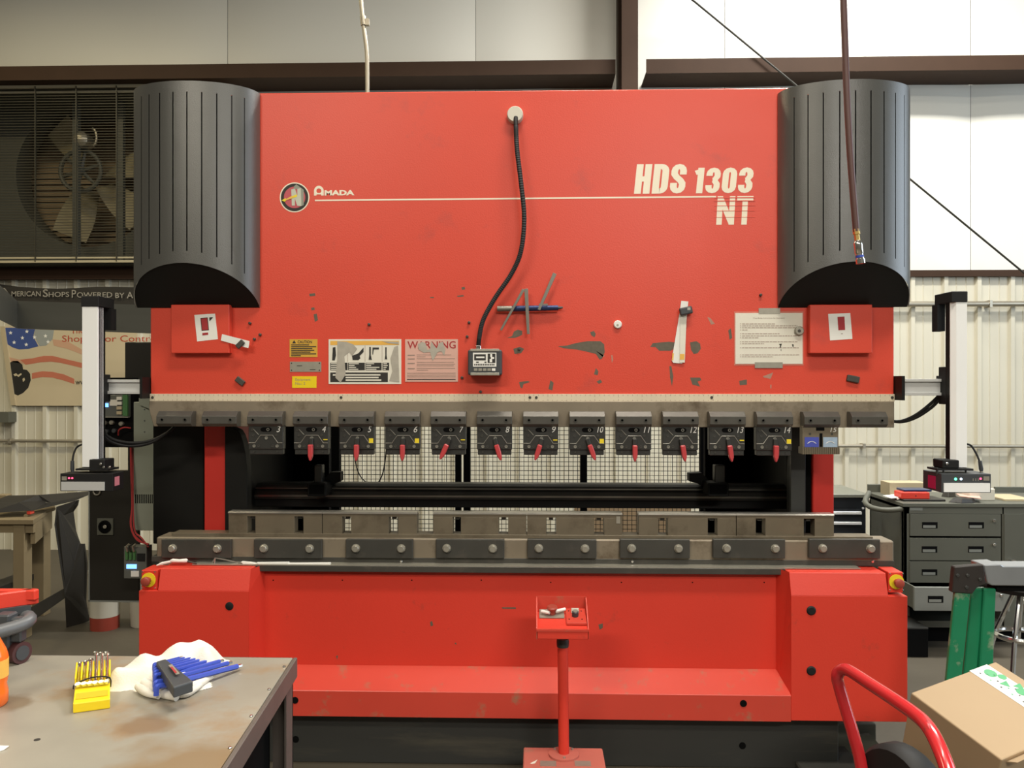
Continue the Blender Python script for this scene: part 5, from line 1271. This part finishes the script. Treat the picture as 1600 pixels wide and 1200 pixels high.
mesh('cross_bar', V, [tuple(range(n)), tuple(range(2 * n - 1, n - 1, -1))] + [(i, (i + 1) % n, n + (i + 1) % n, n + i) for i in range(n)], M['ladderbar'], t, bev=.003)
box('cross_bar_under', ax(1557, GY + .02), ax(1640, GY + .02), GY + .02, GY + .08, az(926, GY, 1570), az(915, GY, 1570), M['slot'], t)
SYc = 3.9
c = Vector((ax(1596, SYc), SYc, 0)); zr_ = az(993, SYc, 1590)
t = thing('shop_stool', c, 'chrome stool with foot ring at the picture edge', 'stool')
tube('foot_ring', [c + Vector((.11 * math.cos(R(a)), .11 * math.sin(R(a)), zr_)) for a in range(0, 360, 12)], .013, M['chrome'], t, 8, closed=True)
tube('stem', [c + Vector((-.02, 0, zr_ - .02)), c + Vector((0, 0, .66))], .014, M['chrome'], t, 10)
for a in (45, 135, 225, 315):
    d = Vector((math.cos(R(a)), math.sin(R(a)), 0)); tube('leg', [c + d * .03 + Vector((0, 0, .60)), c + d * .11 + Vector((0, 0, zr_)), c + d * .20], .011, M['chrome'], t, 8)
lathe('stool_seat', [(.17, 0), (.18, .02), (.17, .05), (.10, .055)], c + Vector((0, 0, .62)), (0, 0, 1), M['rubber'], t, 24)

# ------------------------------------------------------------------ cardboard box on the red hand truck
e1, e2 = Vector((.41836, -.8643, -.27923)).normalized(), Vector((.90828, .3994, .12457)).normalized()
e3 = e1.cross(e2).normalized(); e3 = e3 if e3.z > 0 else -e3
OB = Vector((1.1568, 2.4912, .6518))
def bp(a, b, c): return OB + e1 * a + e2 * b + e3 * c
LA, LB, LH = .30, .375, .40
t = thing('shipping_carton', bp(LA / 2, LB / 2, -LH), 'brown cardboard carton sealed with green printed white tape', 'carton')
V = [bp(0, 0, -LH), bp(LA, 0, -LH), bp(LA, LB, -LH), bp(0, LB, -LH), bp(0, 0, 0), bp(LA, 0, 0), bp(LA, LB, 0), bp(0, LB, 0)]
mesh('carton_body', V, BF, M['card'], t, bev=.004, seg=2)
def onbox(name, pts, c, m, par):
    n = len(pts); V = [bp(a, b, c) for a, b in pts] + [bp(a, b, c - .0006) for a, b in pts]
    return mesh(name, V, [tuple(range(n)), tuple(range(2 * n - 1, n - 1, -1))] + [(i, (i + 1) % n, n + (i + 1) % n, n + i) for i in range(n)], m, par)
tp_ = onbox('sealing_tape', [(0, .255), (LA, .255), (LA, .335), (0, .335)], .0012, M['tape'], t)
V = [bp(-.0012, .255, -.06), bp(-.0012, .335, -.06), bp(-.0012, .335, .001), bp(-.0012, .255, .001)]; mesh('tape_end', V, [(0, 1, 2, 3)], M['tape'], t)
for a, b, r in ((.035, .305, .019), (.062, .322, .013), (.135, .312, .017), (.165, .298, .012), (.20, .315, .015), (.245, .305, .018)):
    onbox('printed_dot', [(a + r * math.cos(R(q)), b + r * math.sin(R(q))) for q in range(0, 360, 24)], .002, M['tapegreen'], tp_)
for a, b in ((.08, .30), (.105, .328)):
    onbox('printed_triangle', [(a, b - .016), (a + .026, b), (a, b + .016)], .002, M['tapegreen'], tp_)
for i in range(22):
    a, b = .02 + .012 * i, .272 + .016 * ((i * 7) % 3)
    onbox('printed_mark', [(a, b), (a + .005, b), (a + .005, b + .005), (a, b + .005)], .002, M['tapegreen'] if i % 2 else M['ink'], tp_)
onbox('carton_seam', [(.02, .2945), (LA, .2945), (LA, .2955), (.02, .2955)], .0005, M['tan'], t)
V = [bp(LA + .001, .02, -.015), bp(LA + .001, LB - .01, -.015), bp(LA + .03, LB - .01, .02), bp(LA + .03, .02, .006)]; V += [v + e3 * .004 for v in V]
mesh('front_flap', V, BF, M['card'], t)
t = thing('hand_truck', (1.0, 1.95, 0), 'red tubular hand truck carrying the cardboard carton', 'hand truck')
tube('handle_loop', [at(1362, 1330, 2.02), at(1347, 1205, 2.06), at(1334, 1150, 2.08), at(1322, 1110, 2.10), at(1311, 1072, 2.12), at(1308, 1056, 2.12), at(1315, 1047, 2.11), at(1327, 1048, 2.08), at(1360, 1069, 1.98), at(1400, 1095, 1.87), at(1430, 1116, 1.80), at(1448, 1133, 1.75), at(1463, 1158, 1.70), at(1480, 1200, 1.64), at(1496, 1260, 1.58)], .0155, M['truckred'], t, 14, 5)
tube('frame_rail', [at(1362, 1330, 2.02), (ax(1362, 2.0), 2.0, .06)], .0155, M['truckred'], t, 10)
tube('frame_rail', [at(1496, 1260, 1.58), (ax(1496, 1.6), 1.6, .06)], .0155, M['truckred'], t, 10)
w = at(1412, 1200, 2.0)
lathe('tire', [(.05, -.035), (.115, -.035), (.125, -.02), (.125, .02), (.115, .035), (.05, .035)], (ax(1412, 2.0), 2.0, az(1166, 2.0, 1412) - .125), (1, .4, 0), M['rubber'], t, 28)
box('deck_plate', ax(1390, 2.0), ax(1600, 2.0), 1.55, 2.2, .10, .13, M['darksheet'], t, .004)
for x in (.95, 1.35):
    for y in (1.6, 2.15): lathe('wheel', [(.05, -.02), (.05, .02)], (x, y, .05), (1, 0, 0), M['rubber'], t, 16)

# ------------------------------------------------------------------ foreground steel table
TZ = .9
t = thing('welding_table', (-1.2, 1.5, 0), 'stained steel work table in front of the machine', 'table')
a0, a1, a2, a3 = Vector((-.618, 2.03, TZ)), Vector((-.53, .9, TZ)), Vector((-2.1, .85, TZ)), Vector((-2.1, 2.034, TZ))
V = [a0, a1, a2, a3]; V += [v - Vector((0, 0, .012)) for v in V]
mesh('table_top', V, BF, M['tabletop'], t, bev=.0015)
def apron(p, q, nm, inset, hgt=.05):
    d = (q - p).normalized(); s = Vector((-d.y, d.x, 0)) * -1
    V = [p + Vector((0, 0, .0005)), q + Vector((0, 0, .0005)), q + s * inset + Vector((0, 0, .0005)), p + s * inset + Vector((0, 0, .0005))]
    V += [v - Vector((0, 0, hgt)) for v in V]
    return mesh(nm, V, BF, M['tableedge'], t, bev=.0015)
ap = apron(a0 + Vector((.002, 0, 0)), a1 + Vector((.002, 0, 0)), 'side_angle', -.010); apron(a0, a3, 'back_angle', -.004)
for i in range(7):
    p = a0.lerp(a1, .06 + i * .13) + Vector((-.006, 0, .0015)); lathe('rivet', [(.004, 0), (.003, .0015)], p, (0, 0, 1), M['chrome'], t, 8)
boxes('table_leg', [(a0.x - .004, a0.x + .001, 1.975, 2.03, 0, TZ - .012), (a0.x - .05, a0.x + .001, 2.025, 2.03, 0, TZ - .012)], M['tableedge'], t)
for q in ((-2.05, -2.0, 1.97, 2.02), (-.60, -.55, .95, 1.0), (-2.05, -2.0, .92, .97)): box('table_leg', *q, 0, TZ - .012, M['tableedge'], t)
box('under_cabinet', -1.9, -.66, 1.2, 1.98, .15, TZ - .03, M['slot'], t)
def tp(px, py, z=0): return onz(px, py, TZ + z)
# glove
t = thing('work_glove', tp(255, 1070), 'crumpled white cotton glove under the blue hex keys', 'glove')
bumps = []
for px, py, h, sx, sy in ((300, 1042, .075, .050, .05), (272, 1046, .07, .05, .045), (326, 1044, .05, .022, .04), (228, 1056, .06, .055, .045), (200, 1066, .055, .032, .04), (255, 1070, .04, .06, .035), (295, 1072, .03, .04, .025), (184, 1068, .04, .016, .025)):
    p = tp(px, py); bumps.append((p.x, p.y, h, sx, sy))
gx0, gx1, gy0, gy1 = -1.12, -.70, 1.74, 2.07; NX, NY_ = 84, 66
def gh(x, y):
    h = 1 - math.prod(1 - min(.92, b[2] * 14 * math.exp(-((x - b[0]) / b[3]) ** 2 - ((y - b[1]) / b[4]) ** 2)) for b in bumps)
    h = .075 * h ** .8 * (.75 + .25 * math.exp(-((x + .83) / .10) ** 2))
    k = min(1, max(h, 0) * 30); return h + k * (.004 * math.sin(x * 78 + 46 * y) + .004 * math.sin(y * 105 - x * 64 + 2 * math.sin(x * 40)) - .006 * abs(math.sin(x * 30 - y * 50 + .6))) - .010
V, Fc, idx = [], [], {}
for i in range(NX + 1):
    for j in range(NY_ + 1):
        x, y = gx0 + (gx1 - gx0) * i / NX, gy0 + (gy1 - gy0) * j / NY_; h = gh(x, y)
        idx[i, j] = (len(V), h); V.append((x, y, TZ + max(h, 0)))
for i in range(NX):
    for j in range(NY_):
        q = [idx[i, j], idx[i + 1, j], idx[i + 1, j + 1], idx[i, j + 1]]
        if max(a[1] for a in q) > 0: Fc.append(tuple(a[0] for a in q))
used = sorted({i for f in Fc for i in f}); re_ = {o: n for n, o in enumerate(used)}
o = mesh('glove_palm', [V[i] for i in used], [tuple(re_[i] for i in f) for f in Fc], M['glove'], t)
for p in o.data.polygons: p.use_smooth = True
for P, r in (([(225, 1066, .02), (245, 1078, .012), (262, 1086, .009), (276, 1090, .008)], .011), ([(216, 1072, .012), (230, 1082, .010), (248, 1088, .009)], .009), ([(262, 1078, .014), (285, 1084, .01), (303, 1077, .009), (314, 1069, .010)], .009), ([(296, 1072, .014), (312, 1068, .012), (322, 1062, .009), (330, 1058, .008)], .008)):
    pts = curve_pts([tp(a, b, z) for a, b, z in P], 5); n = len(pts)
    tube('glove_finger', pts, [r * (.75 + .35 * math.sin(math.pi * min(1, .25 + i / n * .95))) for i in range(n)], M['glove'], t, 10)
# hex keys
t = thing('hex_key_set', tp(300, 1060), 'set of blue sleeved hex keys in a black holder', 'hex keys')
hz = .052
keys = [((249, 1072.5), (371, 1041.5), .0062), ((247, 1066), (356, 1036.5), .0056), ((246, 1060), (343, 1033.5), .005), ((245.5, 1054.5), (330, 1031.5), .0044), ((245, 1049.5), (318, 1030), .0038), ((244.5, 1045.5), (308, 1029), .0032), ((244, 1042), (298, 1028), .0027), ((243.5, 1039), (288, 1027.5), .0022), ((243, 1036.5), (280, 1027), .0018)]
for i, (a, b, r) in enumerate(keys):
    z0_, z1_ = hz - .012 * (i < 3) - .006 * (i == 0), .048 - .036 * (1 - i / 9)
    p, q = onz(*a, TZ + z0_), onz(*b, TZ + max(z1_, r))
    k = tube('hex_key', [p + (q - p) * s for s in (0, .3, 1)], r, M['blue'], t, 6)
    d = (q - p).normalized(); tube('key_tip', [q, q + d * .012], r * .75, M['chrome'], k, 6)
    up = Vector((-.35, -.3, .45)).normalized() * (.010 + r * 1.6)
    tube('key_bend', curve_pts([p + d * .004, p - d * .006, p - d * .008 + Vector((0, 0, -.012 - r))], 4), r, M['blue'], k, 6)
hq = [(243, 1033), (258, 1028), (304, 1060), (300, 1074), (272, 1079)]
P4 = [onz(244, 1033, TZ + .066), onz(259, 1029, TZ + .066), onz(302, 1064, TZ + .056), onz(271, 1074, TZ + .056)]
V = P4 + [v - Vector((0, 0, .024)) for v in P4]
mesh('key_holder', V, BF, M['dgrey'], t, bev=.003, seg=2)
c1 = [onz(263, 1041, TZ + .0655), onz(269, 1039.5, TZ + .0655), onz(281, 1054, TZ + .0625), onz(275, 1056, TZ + .0625)]
mesh('holder_badge', [v + Vector((0, 0, .0025)) for v in c1], [(0, 1, 2, 3)], M['plate'], t)
c2 = [onz(266, 1043.5, TZ + .067), onz(269, 1042.8, TZ + .067), onz(276.5, 1052, TZ + .065), onz(273.5, 1053, TZ + .065)]
mesh('badge_print', [v + Vector((0, 0, .002)) for v in c2], [(0, 1, 2, 3)], M['inkred'], t)
# wrench rack
t = thing('wrench_rack', tp(143, 1110), 'yellow plastic rack holding six small chrome wrenches', 'wrench set')
fl_, fr_, br_, bl_ = tp(114, 1115), tp(172, 1107), tp(172, 1069), tp(120, 1074)
def lift(v, z): return Vector((v.x, v.y, TZ + z))
V = [lift(fl_, 0), lift(fr_, 0), lift(br_, 0), lift(bl_, 0), lift(fl_, .021), lift(fr_, .021), lift(br_, .036), lift(bl_, .036)]
mesh('rack_body', V, BF, M['yplastic'], t, bev=.002, seg=2)
def rk(s, q, z): return lift(fl_.lerp(fr_, s).lerp(bl_.lerp(br_, s), q), z)
V = [rk(.06, .10, .0235), rk(.94, .10, .0235), rk(.94, .28, .0265), rk(.06, .28, .0265)]
mesh('rack_pocket', V, [(0, 1, 2, 3)], mat('yellow_recess', (.55, .38, .01), .5), t)
for s in (0, .165, .33, .5, .665, .83, .985):
    V = []
    for z in (0, 1):
        for a, b in ((s, .58), (s + .05, .58), (s + .05, 1.0), (s, 1.0)): V.append(rk(a - .02, b, .028 + z * (.016 if b < .8 else .030)))
    mesh('rack_rib', V, BF, M['yplastic'], t, bev=.001)
for i, (s, up) in enumerate(((.09, .050), (.26, .052), (.42, .056), (.58, .070), (.75, .068), (.91, .068))):
    a, b = rk(s, .46, .034), rk(s, 1.05, up)
    w_ = tube('wrench', [a, b], .0028, M['chrome'], t, 8)
    d = (b - a).normalized(); c = b + d * .004; sd = Vector((1, 0, 0)); upv = d
    tube('ring_end', [c + (sd * math.cos(R(q)) + upv * math.sin(R(q))) * .0048 for q in range(0, 360, 30)], .0019, M['chrome'], w_, 6, closed=True)
    c = a - d * .002; lathe('open_end', [(.006, 0), (.006, .005)], c, (0, -.3, 1), M['chrome'], w_, 8)
tube('rubber_band', [rk(-.04, .44, .028), rk(0, .47, .036), rk(.3, .5, .043), (rk(.6, .52, .045)), rk(.99, .52, .040), rk(1.01, .50, .02)], .0016, M['rubber'], t, 6, 3)
# red caddy, bottle, scrap
t = thing('red_caddy', tp(10, 1040), 'small red wheeled tray with grey bumper standing on the table edge', 'tray')
c = onz(34, 1040, TZ); y0, y1 = 1.86, 2.02; xr = ax(35, 1.98); zz = az(944, 1.98, 20)
Vt = [at(35, 934, 2.06), at(-40, 932, 2.06), at(-40, 985, 1.86), at(0, 951, 1.90), at(33, 941, 2.02)]
boxes('tray_rim', [(-1.75, xr, 2.03, 2.05, zz - .005, zz + .022)], M['redbed'], t, .003)
V = [Vector((xr, 2.05, zz + .022)), Vector((xr - .30, 1.80, zz + .022)), Vector((xr - .30, 1.80, zz - .018)), Vector((xr, 2.05, zz - .018))]; V += [v + Vector((-.02, .004, 0)) for v in V]
mesh('tray_rim', V, BF, M['redbed'], t, bev=.003)
V = [Vector((xr - .01, 2.03, zz - .016)), Vector((xr - .30, 1.80, zz - .016)), Vector((-1.7, 1.80, zz - .016)), Vector((-1.7, 2.03, zz - .016))]
mesh('tray_floor', V + [v - Vector((0, 0, .02)) for v in V], BF, M['dgrey'], t)
tube('bumper', [at(-20, 992, 1.90), at(20, 981, 1.95), at(40, 973, 1.98), at(46, 967, 2.0), at(40, 963, 2.03), at(20, 962, 2.05)], .017, M['mgrey'], t, 10, 5)
w = tp(30, 1036); wr = .027
lathe('caster_wheel', [(.010, -.011), (wr, -.011), (wr, .011), (.010, .011)], (w.x, w.y, TZ + wr), (1, -.35, 0), M['maroon'], t, 20)
lathe('caster_hub', [(.018, -.013), (.018, .013)], (w.x, w.y, TZ + wr), (1, -.35, 0), M['dgrey'], t, 14)
box('caster_fork', w.x - .055, w.x - .014, w.y - .02, w.y + .02, TZ + .012, zz - .02, M['dgrey'], t, .004)
box('caster_fork', w.x - .03, w.x + .012, w.y - .012, w.y + .014, TZ + wr * 2, zz - .03, M['dgrey'], t, .004)
box('caster_fork', -1.60, -1.55, 1.84, 1.90, TZ, zz - .02, M['dgrey'], t, .004)
b = tp(-15, 1102)
t = thing('drink_bottle', b, 'plastic bottle of orange drink at the picture edge', 'bottle')
lathe('bottle_body', [(.030, 0), (.034, .006), (.034, .03), (.031, .045), (.034, .06), (.034, .105), (.030, .12), (.016, .15), (.014, .165)], b, (0, 0, 1), M['orangeliq'], t, 28)
lathe('bottle_label', [(.0345, .062), (.0345, .10)], b, (0, 0, 1), M['orange'], t, 28)
lathe('bottle_cap', [(.016, .165), (.016, .18), (.014, .182)], b, (0, 0, 1), M['orange'], t, 18)
V = [tp(-20, 1165, .0005), tp(14, 1166, .004), tp(6, 1172, .0005), tp(-20, 1180, .0005)]; V += [v + Vector((0, 0, .001)) for v in V]
tag(mesh('paper_scrap', V, BF, M['white']), 'white paper scrap on the steel table near the picture edge', 'paper')
for a, b in (((58, 1156), 5),):
    p = tp(*a); lathe('bolt_hole', [(.006, 0), (.006, .0008)], p, (0, 0, 1), M['ink'], bpy.data.objects['welding_table'], 12)
